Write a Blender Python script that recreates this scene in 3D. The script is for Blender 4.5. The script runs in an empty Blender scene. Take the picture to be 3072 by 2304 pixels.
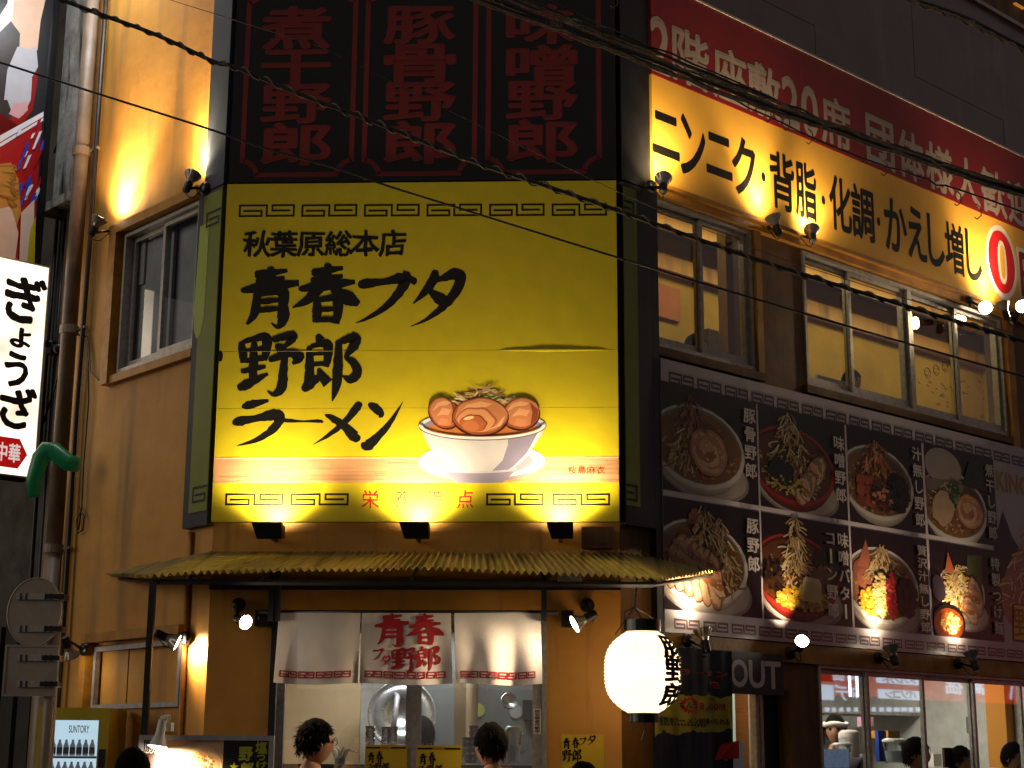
import bpy, math, random
from mathutils import Vector, Matrix, noise
rnd = random.Random(7)
PI = math.pi
C = bpy.context.scene.collection
sc = bpy.context.scene

# ------------------------------------------------------------------ camera
W, H, FL = 3072, 2304, 4800.0
PITCH, ROLL = math.radians(13.17), .0056
EYE = Vector((0, 0, 1.6))
_r0 = Vector((1, 0, 0)); _u0 = Vector((0, -math.sin(PITCH), math.cos(PITCH))); _f0 = Vector((0, math.cos(PITCH), math.sin(PITCH)))
CR_ = (_r0 + ROLL * _u0).normalized(); CU_ = (_u0 - ROLL * _r0).normalized()
cd = bpy.data.cameras.new('camera'); cam = bpy.data.objects.new('camera', cd); C.objects.link(cam)
cd.sensor_width = 36; cd.lens = 36 * FL / W; cd.clip_end = 400; cd.clip_start = .1
m3 = Matrix((CR_, CU_, -_f0)).transposed()
cam.matrix_world = Matrix.Translation(EYE) @ m3.to_4x4()
sc.camera = cam

# ------------------------------------------------------------------ night sky, exposure
world = bpy.data.worlds.new('World'); sc.world = world; world.use_nodes = True
nt = world.node_tree; bg = nt.nodes['Background']
sky = nt.nodes.new('ShaderNodeTexSky'); sky.sky_type = 'NISHITA'; sky.sun_disc = False
sky.sun_elevation = math.radians(-4); sky.sun_rotation = math.radians(200)
addn = nt.nodes.new('ShaderNodeVectorMath'); addn.operation = 'ADD'
scn = nt.nodes.new('ShaderNodeVectorMath'); scn.operation = 'SCALE'; scn.inputs['Scale'].default_value = .3
nt.links.new(sky.outputs[0], scn.inputs[0]); nt.links.new(scn.outputs[0], addn.inputs[0])
addn.inputs[1].default_value = (.78, .66, .60)          # town glow under a night sky
nt.links.new(addn.outputs[0], bg.inputs['Color']); bg.inputs['Strength'].default_value = .13
sd = bpy.data.lights.new('street_glow', 'SUN'); sd.energy = .55; sd.angle = math.radians(32); sd.color = (1, .86, .68)   # broad soft glow down the lit side street
so = bpy.data.objects.new('street_glow', sd); C.objects.link(so); so.rotation_euler = Vector((.95, .34, -.24)).to_track_quat('-Z', 'Y').to_euler()
sc.view_settings.view_transform = 'Standard'; sc.view_settings.look = 'None'
sc.view_settings.exposure = 0; sc.view_settings.gamma = 1
sc.cycles.max_bounces = 6; sc.cycles.transparent_max_bounces = 12
sc.cycles.sample_clamp_indirect = 4; sc.cycles.use_light_tree = True
sc.cycles.caustics_reflective = False; sc.cycles.caustics_refractive = False

# ------------------------------------------------------------------ frames of the walls
class Fr:
    """upright plane: x runs right along the wall as seen from the street, y runs into the wall"""
    def __init__(s, o, ang):
        s.o = o; s.ang = ang
        s.x = (math.cos(ang), math.sin(ang)); s.y = (-math.sin(ang), math.cos(ang))
        s.M = Matrix.Translation((o[0], o[1], 0)) @ Matrix.Rotation(ang, 4, 'Z')
    def at(s, px, py, off=0):
        """metres along the wall and up, of a point surveyed in the photograph, on the plane y = off"""
        a = (px - W / 2) / FL; b = -(py - H / 2) / FL
        d = a * CR_ + b * CU_ + _f0
        den = d.x * s.y[0] + d.y * s.y[1]
        num = s.o[0] * s.y[0] + s.o[1] * s.y[1] + off
        t = num / den
        return (EYE.x + d.x * t - s.o[0]) * s.x[0] + (EYE.y + d.y * t - s.o[1]) * s.x[1], EYE.z + d.z * t
    def rect(s, x0, y0, x1, y1, off=0):
        a = s.at(x0, y0, off); b = s.at(x1, y1, off)
        return a[0], b[0], b[1], a[1]           # u0,u1,z0,z1
    def w(s, u, y, z): return s.M @ Vector((u, y, z))
CLx, CRx = (-1.8492, 9.8807), (.6694, 9.7708)
FF = Fr(CLx, math.radians(-2.5))                  # chamfered corner front
FL_ = Fr(CLx, math.radians(-47.7))                # left side street wall
FR = Fr(CRx, math.radians(42.6))                  # right facade
WW = Fr((0, 0), 0)                                # the world itself
def at_depth(px, py, Y):
    a = (px - W / 2) / FL; b = -(py - H / 2) / FL
    d = a * CR_ + b * CU_ + _f0; t = Y / d.y
    return Vector((d.x * t, Y, 1.6 + d.z * t))

# ------------------------------------------------------------------ materials
def hexc(h):
    h = h.lstrip('#'); v = [int(h[i:i + 2], 16) / 255 for i in (0, 2, 4)]
    return tuple(x / 12.92 if x < .04045 else ((x + .055) / 1.055) ** 2.4 for x in v)
def mat(name, col, rough=.6, metal=0., col2=None, scale=4., detail=6., bump=0., bscale=40., spec=.5, stretch=None, emit=None, estr=0., alpha=None, thr=(.35, .7), dirt_shading=None):
    m = bpy.data.materials.new(name); m.use_nodes = True
    n = m.node_tree.nodes; l = m.node_tree.links; b = n['Principled BSDF']
    if isinstance(col, str): col = hexc(col)
    if isinstance(col2, str): col2 = hexc(col2)
    b.inputs['Roughness'].default_value = rough; b.inputs['Metallic'].default_value = metal
    b.inputs['Specular IOR Level'].default_value = spec
    b.inputs['Base Color'].default_value = (*col, 1)
    tc = n.new('ShaderNodeTexCoord'); mp = n.new('ShaderNodeMapping'); l.new(tc.outputs['Object'], mp.inputs[0])
    if stretch: mp.inputs['Scale'].default_value = stretch
    if col2:
        t = n.new('ShaderNodeTexNoise'); t.inputs['Scale'].default_value = scale; t.inputs['Detail'].default_value = detail
        t.inputs['Roughness'].default_value = .62
        l.new(mp.outputs[0], t.inputs[0])
        r = n.new('ShaderNodeMapRange'); r.inputs['From Min'].default_value = thr[0]; r.inputs['From Max'].default_value = thr[1]
        l.new(t.outputs[0], r.inputs[0])
        mx = n.new('ShaderNodeMix'); mx.data_type = 'RGBA'
        mx.inputs[6].default_value = (*col, 1); mx.inputs[7].default_value = (*col2, 1)
        l.new(r.outputs[0], mx.inputs[0]); out = mx.outputs[2]
        if dirt_shading:      # runs of grime, or painted ridge shade and sheen: noise stretched one way
            mp2 = n.new('ShaderNodeMapping'); mp2.inputs['Scale'].default_value = dirt_shading[1]; l.new(tc.outputs['Object'], mp2.inputs[0])
            t2 = n.new('ShaderNodeTexNoise'); t2.inputs['Scale'].default_value = 1; t2.inputs['Detail'].default_value = 8; l.new(mp2.outputs[0], t2.inputs[0])
            r2 = n.new('ShaderNodeMapRange'); r2.inputs['From Min'].default_value = dirt_shading[2]; r2.inputs['From Max'].default_value = dirt_shading[3]; l.new(t2.outputs[0], r2.inputs[0])
            mx2 = n.new('ShaderNodeMix'); mx2.data_type = 'RGBA'; l.new(out, mx2.inputs[6]); mx2.inputs[7].default_value = (*hexc(dirt_shading[0]), 1)
            l.new(r2.outputs[0], mx2.inputs[0]); out = mx2.outputs[2]
        l.new(out, b.inputs['Base Color'])
        r3 = n.new('ShaderNodeMapRange'); r3.inputs['To Min'].default_value = max(.03, rough - .1); r3.inputs['To Max'].default_value = min(1, rough + .12)
        l.new(t.outputs[0], r3.inputs[0]); l.new(r3.outputs[0], b.inputs['Roughness'])
    if bump:
        t = n.new('ShaderNodeTexNoise'); t.inputs['Scale'].default_value = bscale; t.inputs['Detail'].default_value = 5
        l.new(mp.outputs[0], t.inputs[0])
        bp = n.new('ShaderNodeBump'); bp.inputs['Strength'].default_value = bump; bp.inputs['Distance'].default_value = .01
        l.new(t.outputs[0], bp.inputs['Height']); l.new(bp.outputs[0], b.inputs['Normal'])
    if emit:
        b.inputs['Emission Color'].default_value = (*(hexc(emit) if isinstance(emit, str) else emit), 1)
        b.inputs['Emission Strength'].default_value = estr
    return m
def print_mat(name, rough=.45, emis=0., spec=.4, bump=.12):
    m = mat(name, (.5, .5, .5), rough, spec=spec); n = m.node_tree.nodes; l = m.node_tree.links; b = n['Principled BSDF']
    a = n.new('ShaderNodeAttribute'); a.attribute_name = 'Col'
    t = n.new('ShaderNodeTexNoise'); t.inputs['Scale'].default_value = 9; t.inputs['Detail'].default_value = 7
    tc = [x for x in n if x.type == 'TEX_COORD'][0]; l.new(tc.outputs['Object'], t.inputs[0])
    r = n.new('ShaderNodeMapRange'); r.inputs['To Min'].default_value = .82; r.inputs['To Max'].default_value = 1.08; l.new(t.outputs[0], r.inputs[0])
    v = n.new('ShaderNodeVectorMath'); v.operation = 'SCALE'; l.new(a.outputs['Color'], v.inputs[0]); l.new(r.outputs[0], v.inputs['Scale'])
    l.new(v.outputs[0], b.inputs['Base Color'])
    if emis:
        l.new(a.outputs['Color'], b.inputs['Emission Color']); b.inputs['Emission Strength'].default_value = emis
    if bump:
        t2 = n.new('ShaderNodeTexNoise'); t2.inputs['Scale'].default_value = 5; t2.inputs['Detail'].default_value = 3; l.new(tc.outputs['Object'], t2.inputs[0])
        bp = n.new('ShaderNodeBump'); bp.inputs['Strength'].default_value = bump; bp.inputs['Distance'].default_value = .02
        l.new(t2.outputs[0], bp.inputs['Height']); l.new(bp.outputs[0], b.inputs['Normal'])
    return m
def glass_mat(name, tint=(.93, .95, .95), refl=.10, rough=.02):
    m = bpy.data.materials.new(name); m.use_nodes = True; n = m.node_tree.nodes; l = m.node_tree.links
    n.remove(n['Principled BSDF']); o = n['Material Output']
    t = n.new('ShaderNodeBsdfTransparent'); t.inputs[0].default_value = (*tint, 1)
    g = n.new('ShaderNodeBsdfGlossy'); g.inputs['Roughness'].default_value = rough
    f = n.new('ShaderNodeFresnel'); f.inputs[0].default_value = 1.5
    mu = n.new('ShaderNodeMath'); mu.operation = 'MULTIPLY_ADD'; mu.inputs[1].default_value = 1.5; mu.inputs[2].default_value = refl; mu.use_clamp = True
    x = n.new('ShaderNodeMixShader'); l.new(f.outputs[0], mu.inputs[0]); l.new(mu.outputs[0], x.inputs[0])
    l.new(t.outputs[0], x.inputs[1]); l.new(g.outputs[0], x.inputs[2]); l.new(x.outputs[0], o.inputs[0])
    return m
def emat(name, col, s):
    m = bpy.data.materials.new(name); m.use_nodes = True; n = m.node_tree.nodes; l = m.node_tree.links
    n.remove(n['Principled BSDF']); e = n.new('ShaderNodeEmission'); e.inputs[0].default_value = (*(hexc(col) if isinstance(col, str) else col), 1); e.inputs[1].default_value = s
    l.new(e.outputs[0], n['Material Output'].inputs[0]); return m
M = dict(
    yellow=mat('ochre_paint', '#c8923a', .55, col2='#b57d2a', scale=2.2, bump=.25, bscale=14, dirt_shading=('#6b4a1e', (7, 7, .8), .56, .8)),
    yellow_l=mat('old_ochre_render', '#c8923c', .6, col2='#ad7628', scale=1.6, bump=.35, bscale=9, dirt_shading=('#7d6238', (5, 5, .5), .5, .78)),
    trim=mat('ochre_trim_paint', '#b98024', .5, col2='#8a5c1c', scale=6, bump=.3, bscale=30),
    brown=mat('brown_render', '#7a5322', .6, col2='#5c3c18', scale=3, bump=.3, bscale=12, dirt_shading=('#2c1d0d', (6, 6, .9), .5, .8)),
    alu=mat('aluminium', '#b4afa8', .42, .6, col2='#969088', scale=30, bump=.05),
    alu_w=mat('pale_aluminium', '#a9a7ab', .45, .35, col2='#8d8b90', scale=20),
    steel=mat('stainless_steel', '#b8babb', .28, .9, col2='#909294', scale=12),
    black=mat('black_paint', '#0b0b0d', .45, col2='#151518', scale=8),
    blackpanel=mat('black_sign_sheet', '#070709', .33, col2='#0c0c10', scale=3, bump=.1, bscale=3),
    navy=mat('dark_blue_sign_edge', '#20232e', .5, col2='#14161e', scale=5),
    olive=mat('lime_sign_edge', '#8d9438', .5, col2='#7c8230', scale=4),
    rubber=mat('cable_sheath', '#121110', .42, col2='#241f1c', scale=60),
    cable_l=mat('weathered_cable', '#6e5c4c', .55, col2='#2b2420', scale=40),
    pvc=mat('painted_drainpipe', '#8d7a66', .45, col2='#6d5c4a', scale=5, bump=.1, dirt_shading=('#3b3028', (9, 9, .7), .55, .8)),
    concrete=mat('stained_concrete', '#bab7ae', .85, col2='#7c776e', scale=5, bump=.6, bscale=25, dirt_shading=('#1c1b19', (9, 9, 1.5), .52, .68)),
    darkconc=mat('soot_dark_wall', '#2a2622', .8, col2='#17140f', scale=4, bump=.5, bscale=18),
    grey=mat('grey_wall_panels', '#84797a', .33, col2='#786d6e', scale=2.5, bump=.12, bscale=3, dirt_shading=('#a29ba0', (2.4, 2.4, .35), .6, .85)),  # pale streaks painted in for a hazy reflected sheen
    asphalt=mat('asphalt', (.05, .05, .05), .8, col2=(.03, .03, .032), scale=30, bump=.5, bscale=120),
    wood=mat('dark_wood', '#4a2d16', .5, col2='#2f1b0c', scale=6, stretch=(1, 1, 8)),
    ceil=mat('stained_ceiling', '#7d6338', .8, col2='#5c4522', scale=2),
    ochre_in=mat('ochre_interior_paint', '#c0962c', .75, col2='#a07c20', scale=2, bump=.1),
    cream=mat('cream_interior_wall', '#c8b088', .8, col2='#b39a72', scale=2),
    kgrey=mat('kitchen_steel_wall', '#8b8f8e', .35, .55, col2='#747877', scale=3, stretch=(1, 1, .2)),
    white=mat('white_enamel', '#d8d8d6', .4, col2='#c4c4c0', scale=6),
    plastic=mat('pale_plastic', '#c9c9c4', .35, col2='#b4b4ae', scale=9),
    cloth=mat('white_cotton', '#d9d0c8', .9, col2='#c9beb4', scale=3, bump=.15, bscale=200),
    awn=mat('faded_corrugated_sheet', '#a99a60', .4, col2='#8a7c48', scale=2.5, dirt_shading=('#3c3518', (18, 1.2, 1.2), .5, .75)),  # dark streaks down the slope: weathering plus painted ridge shade
    green=mat('green_film_tube', '#1f8a5a', .3, col2='#126b42', scale=5, emit='#0e7a48', estr=.05),
    vend=mat('yellow_vending_paint', '#ceb834', .4, col2='#b8a22a', scale=4),
    skin=mat('skin', '#b98868', .5, col2='#a97858', scale=9),
    hair=mat('black_hair', '#0a0807', .95, spec=.04, col2='#1a1412', scale=40, stretch=(4, 4, 1)),
    jacket=mat('dark_jacket', '#15151a', .7, col2='#1e1e24', scale=12, bump=.4, bscale=8),
    shirt=mat('cream_shirt', '#c9b9a0', .85, col2='#b8a68c', scale=12, bump=.3, bscale=10),
    trousers=mat('dark_trousers', '#1a1c24', .8, col2='#12141a', scale=12),
    sock=mat('lamp_socket', '#0d0c0b', .35),
    reflector=mat('lamp_reflector', '#9a938a', .25, .5),
    lens=emat('lamp_lens', (1, .83, .58), 26.0),
    lensw=emat('bare_lamp_lens', (1, .86, .66), 60.0),
    glass=glass_mat('window_glass'),
    glassr=glass_mat('shopfront_glass', refl=.16),
    glassd=glass_mat('dim_window_glass', tint=(.86, .9, .92), refl=.06),
    clear=glass_mat('clear_plastic', tint=(.88, .9, .9), refl=.12, rough=.1),
    prn=print_mat('printed_vinyl'),
    prg=print_mat('glossy_print', .3),
    prf=print_mat('cloth_print', .9, bump=0),
)

# ------------------------------------------------------------------ mesh builder
class MB:
    def __init__(s): s.v = []; s.f = []; s.c = []; s.mi = []
    def add(s, vs, fs, col=None, mi=0):
        k = len(s.v); s.v += [tuple(p) for p in vs]
        for f in fs: s.f.append(tuple(i + k for i in f)); s.c.append(col); s.mi.append(mi)
    def box(s, x0, x1, y0, y1, z0, z1, col=None, mi=0):
        if x0 > x1: x0, x1 = x1, x0
        if y0 > y1: y0, y1 = y1, y0
        if z0 > z1: z0, z1 = z1, z0
        s.add([(x0, y0, z0), (x1, y0, z0), (x1, y1, z0), (x0, y1, z0), (x0, y0, z1), (x1, y0, z1), (x1, y1, z1), (x0, y1, z1)],
              [(0, 3, 2, 1), (4, 5, 6, 7), (0, 1, 5, 4), (1, 2, 6, 5), (2, 3, 7, 6), (3, 0, 4, 7)], col, mi)
        return s
    def poly(s, pts, y, col=None):            # flat polygon facing the street at depth y; pts (x,z)
        s.add([(p[0], y, p[1]) for p in pts], [tuple(range(len(pts)))], col); return s
    def prism(s, pts, y0, y1, col=None):
        n = len(pts); s.add([(p[0], y0, p[1]) for p in pts] + [(p[0], y1, p[1]) for p in pts],
            [tuple(range(n)), tuple(range(2 * n - 1, n - 1, -1))] + [(i, i + n, (i + 1) % n + n, (i + 1) % n) for i in range(n)], col); return s
    def tube(s, pts, r, seg=8, col=None, cap=True, rr=None):
        pts = [Vector(p) for p in pts]; n = len(pts); vs = []; ref = None
        for i, p in enumerate(pts):
            d = (pts[min(i + 1, n - 1)] - pts[max(i - 1, 0)]).normalized()
            if ref is None:
                ref = d.cross(Vector((0, 0, 1)));
                if ref.length < .1: ref = d.cross(Vector((1, 0, 0)))
            a = (ref - d * ref.dot(d)).normalized(); b = d.cross(a); ref = a
            q = rr[i] if rr else r
            for k in range(seg):
                t = 2 * PI * k / seg; vs.append(p + (a * math.cos(t) + b * math.sin(t)) * q)
        fs = [(i * seg + k, i * seg + (k + 1) % seg, (i + 1) * seg + (k + 1) % seg, (i + 1) * seg + k) for i in range(n - 1) for k in range(seg)]
        if cap: fs += [tuple(range(seg - 1, -1, -1)), tuple((n - 1) * seg + k for k in range(seg))]
        s.add(vs, fs, col); return s
    def lathe(s, prof, c=(0, 0, 0), axis=(0, 0, 1), seg=24, col=None):   # prof: (r, h)
        ax = Vector(axis).normalized(); a = ax.cross(Vector((0, 0, 1)))
        if a.length < .1: a = Vector((1, 0, 0))
        a.normalize(); b = ax.cross(a); c = Vector(c); vs = []
        for r, h in prof:
            for k in range(seg):
                t = 2 * PI * k / seg; vs.append(c + ax * h + (a * math.cos(t) + b * math.sin(t)) * max(r, 1e-4))
        fs = [(i * seg + k, i * seg + (k + 1) % seg, (i + 1) * seg + (k + 1) % seg, (i + 1) * seg + k) for i in range(len(prof) - 1) for k in range(seg)]
        s.add(vs, fs, col); return s
    def ring(s, x0, x1, z0, z1, y0, y1, t, col=None):      # rectangular frame, four butted bars
        s.box(x0, x1, y0, y1, z1 - t, z1, col); s.box(x0, x1, y0, y1, z0, z0 + t, col)
        s.box(x0, x0 + t, y0, y1, z0 + t, z1 - t, col); s.box(x1 - t, x1, y0, y1, z0 + t, z1 - t, col); return s
INFO = {}
def build(name, mb, m, fr, o=(0, 0, 0), parent=None, smooth=False, label=None, cat=None, group=None, kind=None):
    me = bpy.data.meshes.new(name); ox = Vector(o)
    if parent is not None:
        pfr, po = INFO[parent]
        if pfr is fr: ox = Vector(po)
    me.from_pydata([(v[0] - ox.x, v[1] - ox.y, v[2] - ox.z) for v in mb.v], [], mb.f); 
    for mm in (m if isinstance(m, (list, tuple)) else [m]): me.materials.append(mm)
    if any(mb.mi): me.polygons.foreach_set('material_index', mb.mi)
    if smooth: me.polygons.foreach_set('use_smooth', [True] * len(me.polygons))
    if any(c is not None for c in mb.c):
        ca = me.color_attributes.new('Col', 'FLOAT_COLOR', 'CORNER'); buf = []
        for f, c in zip(mb.f, mb.c): buf += [*(c or (.5, .5, .5)), 1.] * len(f)
        ca.data.foreach_set('color', buf)
    me.update()
    ob = bpy.data.objects.new(name, me); C.objects.link(ob)
    mw = fr.M @ Matrix.Translation(ox)
    if parent is not None:
        ob.parent = parent; pfr, po = INFO[parent]
        ob.matrix_parent_inverse = Matrix.Identity(4)
        ob.matrix_basis = (pfr.M @ Matrix.Translation(po)).inverted() @ mw
    else: ob.matrix_basis = mw
    INFO[ob] = (fr, ox)
    tag(ob, label, cat, group, kind); return ob
def tag(ob, label=None, cat=None, group=None, kind=None):
    if label: ob['label'] = label
    if cat: ob['category'] = cat
    if group: ob['group'] = group
    if kind: ob['kind'] = kind
def thing(name, label, cat, fr, o=(0, 0, 0), group=None):
    ob = bpy.data.objects.new(name, None); C.objects.link(ob); ob.empty_display_size = .1
    ob.matrix_basis = fr.M @ Matrix.Translation(o); INFO[ob] = (fr, Vector(o)); tag(ob, label, cat, group); return ob
def light(kind, fr, pos, energy, col, parent, aim=None, size=.03, spot=None, blend=.6, name='lamp_light', sx=None, sy=None):
    ld = bpy.data.lights.new(name, kind); ld.energy = energy; ld.color = col
    if kind == 'SPOT': ld.spot_size = math.radians(spot); ld.spot_blend = blend; ld.shadow_soft_size = size
    elif kind == 'POINT': ld.shadow_soft_size = size
    else: ld.shape = 'RECTANGLE'; ld.size = sx; ld.size_y = sy
    ob = bpy.data.objects.new(name, ld); C.objects.link(ob)
    R = Matrix.Identity(4)
    if aim is not None: R = Vector(aim).to_track_quat('-Z', 'Y').to_matrix().to_4x4()
    mw = fr.M @ Matrix.Translation(pos) @ R
    if parent is not None:
        pfr, po = INFO[parent]; ob.parent = parent; ob.matrix_parent_inverse = Matrix.Identity(4)
        ob.matrix_basis = (pfr.M @ Matrix.Translation(po)).inverted() @ mw
    else: ob.matrix_basis = mw
    return ob

# ------------------------------------------------------------------ lettering
_gc = {}
def glyph(ch, off=.0):
    k = (ch, off)
    if k in _gc: return _gc[k]
    cu = bpy.data.curves.new('t', 'FONT'); cu.body = ch; cu.size = 1; cu.resolution_u = 3; cu.offset = off; cu.fill_mode = 'FRONT'
    ob = bpy.data.objects.new('t', cu); C.objects.link(ob)
    dg = bpy.context.evaluated_depsgraph_get(); me = ob.evaluated_get(dg).to_mesh()
    vs = [(v.co.x, v.co.y) for v in me.vertices]; fs = [tuple(p.vertices) for p in me.polygons]
    # reverse faces so that they look out of the wall (frame x right, z up, y in)
    ob.evaluated_get(dg).to_mesh_clear(); bpy.data.objects.remove(ob); bpy.data.curves.remove(cu)
    _gc[k] = (vs, fs); return _gc[k]
def put(mb, ch, u0, u1, z0, z1, y, col, off=.02, wob=0., fn=None, em=False, flip=False):
    vs, fs = glyph(ch)
    if not vs: return
    if em: ax, bx, az, bz = 0., 1., -.14, .9
    else:
        ax = min(v[0] for v in vs); bx = max(v[0] for v in vs); az = min(v[1] for v in vs); bz = max(v[1] for v in vs); e = off * .7; ax -= e; bx += e; az -= e; bz += e
    cps = [(0, 0)] if off < .01 else [(off * .72 * math.cos(k * PI / 4), off * .72 * math.sin(k * PI / 4)) for k in (range(8) if off >= .03 else (1, 3, 5, 7))]
    for ci, (sx_, sz_) in enumerate(cps):
      out = []
      for x, z in vs:
        if wob:
            n1 = noise.noise((x * 3 + ord(ch[0]) % 97, z * 3, 1)); n2 = noise.noise((x * 3, z * 3 + ord(ch[0]) % 89, 5))
            n3 = noise.noise((x * 14, z * 14 + ord(ch[0]) % 83, 2)); x += wob * (n1 + .35 * n3); z += wob * (n2 + .35 * n3)
        x += sx_; z += sz_
        s = (x - ax) / (bx - ax); t = (z - az) / (bz - az)
        p = (u0 + s * (u1 - u0), y - ci * .00012, z0 + t * (z1 - z0))
        out.append(fn(p) if fn else p)
      mb.add(out, fs, col)
def line(mb, s, u0, u1, z0, z1, y, col, off=.02, wob=0., vert=False, fn=None, gap=1.):
    n = len(s)
    for i, ch in enumerate(s):
        if ch == ' ': continue
        if vert:
            h = (z1 - z0) / n; b = z1 - (i + 1) * h; put(mb, ch, u0, u1, b + h * (1 - gap) / 2, b + h * (1 + gap) / 2, y, col, off, wob, fn, em=True)
        else:
            w = (u1 - u0) / n; a = u0 + i * w; put(mb, ch, a + w * (1 - gap) / 2, a + w * (1 + gap) / 2, z0, z1, y, col, off, wob, fn, em=True)
# brush-written characters: strokes of (x, y, width) on a 100 x 100 square
BR = {
 '青': [[(26,86,7),(50,89,6),(78,93,3)],[(28,75,5),(50,77,5),(74,81,3)],[(5,60,4),(30,64,8),(60,68,8),(97,72,5)],[(51,100,5),(52,82,8),(50,64,7)],
       [(32,56,6),(31,38,7),(28,20,7),(17,4,2)],[(32,54,5),(55,58,6),(72,57,9),(73,35,8),(74,12,9),(66,0,4),(56,6,1)],[(34,41,4),(52,43,5),(69,44,3)],[(33,27,4),(52,29,5),(69,30,3)]],
 '春': [[(28,84,6),(50,88,6),(74,92,3)],[(27,72,5),(50,75,5),(74,79,3)],[(10,58,4),(40,63,8),(70,67,7),(92,69,3)],[(52,100,5),(50,80,8),(42,62,8),(25,42,7),(2,28,1)],
       [(54,68,4),(68,52,8),(84,42,11),(99,34,4)],[(38,42,5),(38,22,7),(37,4,5)],[(38,40,4),(54,43,5),(67,43,8),(68,20,7),(66,2,5)],[(40,25,4),(64,26,4)],[(38,9,4),(66,9,5)]],
 'ブ': [[(4,70,4),(14,76,9),(45,80,6),(72,86,10),(80,82,10),(70,58,8),(48,30,6),(18,8,3),(0,0,.5)],[(86,90,3),(92,80,8),(90,76,2)],[(76,100,2),(84,92,6),(84,88,1)]],
 'タ': [[(46,100,5),(44,84,9),(28,60,7),(6,38,1)],[(40,80,4),(60,84,6),(82,92,11),(94,84,10),(84,58,9),(60,30,7),(30,8,3),(2,-4,.5)],[(34,64,3),(48,52,9),(66,40,11),(72,42,3)]],
 '野': [[(4,88,4),(8,70,7),(10,52,5)],[(6,86,4),(26,92,5),(44,94,8),(46,74,7),(42,56,5)],[(10,72,3),(42,76,4)],[(10,55,4),(42,60,5)],[(26,92,4),(26,55,7),(26,22,6)],[(6,38,4),(26,42,5),(46,46,3)],[(2,10,5),(20,18,8),(50,34,2)],
       [(54,90,5),(70,94,6),(86,97,8),(84,88,6),(70,74,2)],[(60,82,3),(70,74,8),(78,68,3)],[(50,56,4),(66,62,6),(86,68,7),(98,60,9),(88,50,2)],[(76,64,5),(74,36,7),(72,10,8),(60,0,4),(50,6,1)]],
 '郎': [[(26,100,4),(32,90,8)],[(12,82,4),(14,56,7),(14,26,8),(6,14,3)],[(14,80,4),(30,84,5),(44,84,8),(46,64,7),(42,48,5)],[(16,68,3),(40,70,4)],[(16,52,4),(42,54,4)],[(4,10,4),(16,22,9),(42,38,2)],[(30,46,3),(36,34,7),(48,22,9)],
       [(58,84,4),(74,90,6),(92,94,9),(90,80,8),(78,64,4),(92,54,7),(98,38,8),(86,28,7),(72,34,1)],[(64,88,5),(64,50,8),(62,18,7),(56,-6,1)]],
 'ラ': [[(16,86,3),(30,90,9),(52,96,6),(68,100,3)],[(0,48,3),(12,54,10),(44,60,7),(78,68,12),(92,60,10),(76,34,8),(46,12,5),(10,0,.5)]],
 'ー': [[(0,62,8),(14,56,9),(50,50,4),(86,52,8),(100,44,5)]],
 'メ': [[(96,100,5),(90,88,9),(68,56,7),(38,26,5),(2,0,.5)],[(24,70,2),(40,62,7),(66,42,9),(88,18,12),(96,22,4)]],
 'ン': [[(14,92,4),(30,84,10),(46,70,8),(42,62,2)],[(0,8,4),(14,2,12),(40,22,9),(70,52,6),(100,96,.5)]],
}
def brush(mb, ch, u0, u1, z0, z1, y, col, fn=None, fat=1.):
    su = (u1 - u0) / 100; sz = (z1 - z0) / 100; w0 = (su * sz) ** .5
    for si, st in enumerate(BR[ch]):
        pts = [Vector(p) for p in st]; q = []
        for i in range(len(pts) - 1):
            p0 = pts[max(i - 1, 0)]; p1 = pts[i]; p2 = pts[i + 1]; p3 = pts[min(i + 2, len(pts) - 1)]
            n = 5
            for k in range(n):
                t = k / n; q.append(.5 * ((2 * p1) + (p2 - p0) * t + (2 * p0 - 5 * p1 + 4 * p2 - p3) * t * t + (3 * p1 - p0 - 3 * p2 + p3) * t ** 3))
        q.append(pts[-1]); n = len(q); lft = []; rgt = []
        for i, p in enumerate(q):
            a = q[max(i - 1, 0)]; b = q[min(i + 1, n - 1)]
            d = Vector(((b.x - a.x) * su, (b.y - a.y) * sz)); d = d.normalized() if d.length > 1e-6 else Vector((1, 0)); nx = Vector((-d.y, d.x))
            jig = 1 + .22 * noise.noise((i * .9 + ord(ch) % 31, si * 3.1, 0)); jg2 = 1 + .22 * noise.noise((i * .9, si * 3.1, 7))
            w = max(p.z, .4) * w0 * .92 * fat
            if i in (0,): w *= .55
            c = Vector((u0 + p.x * su, z0 + p.y * sz))
            lft.append(c + nx * w * jig); rgt.append(c - nx * w * jg2)
        yy = y - si * .00012; vs = []
        for a, b in zip(lft, rgt):
            for v in (a, b):
                P = (v.x, yy, v.y); vs.append(fn(P) if fn else P)
        mb.add(vs, [(2 * i, 2 * i + 1, 2 * i + 3, 2 * i + 2) for i in range(n - 1)], col)
MEA = [(.10,.48),(.41,.48),(.41,.1),(.02,.1),(.02,.9),(.5,.9),(.5,.1),(.98,.1),(.98,.9),(.6,.9),(.6,.5),(.9,.5)]
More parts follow.
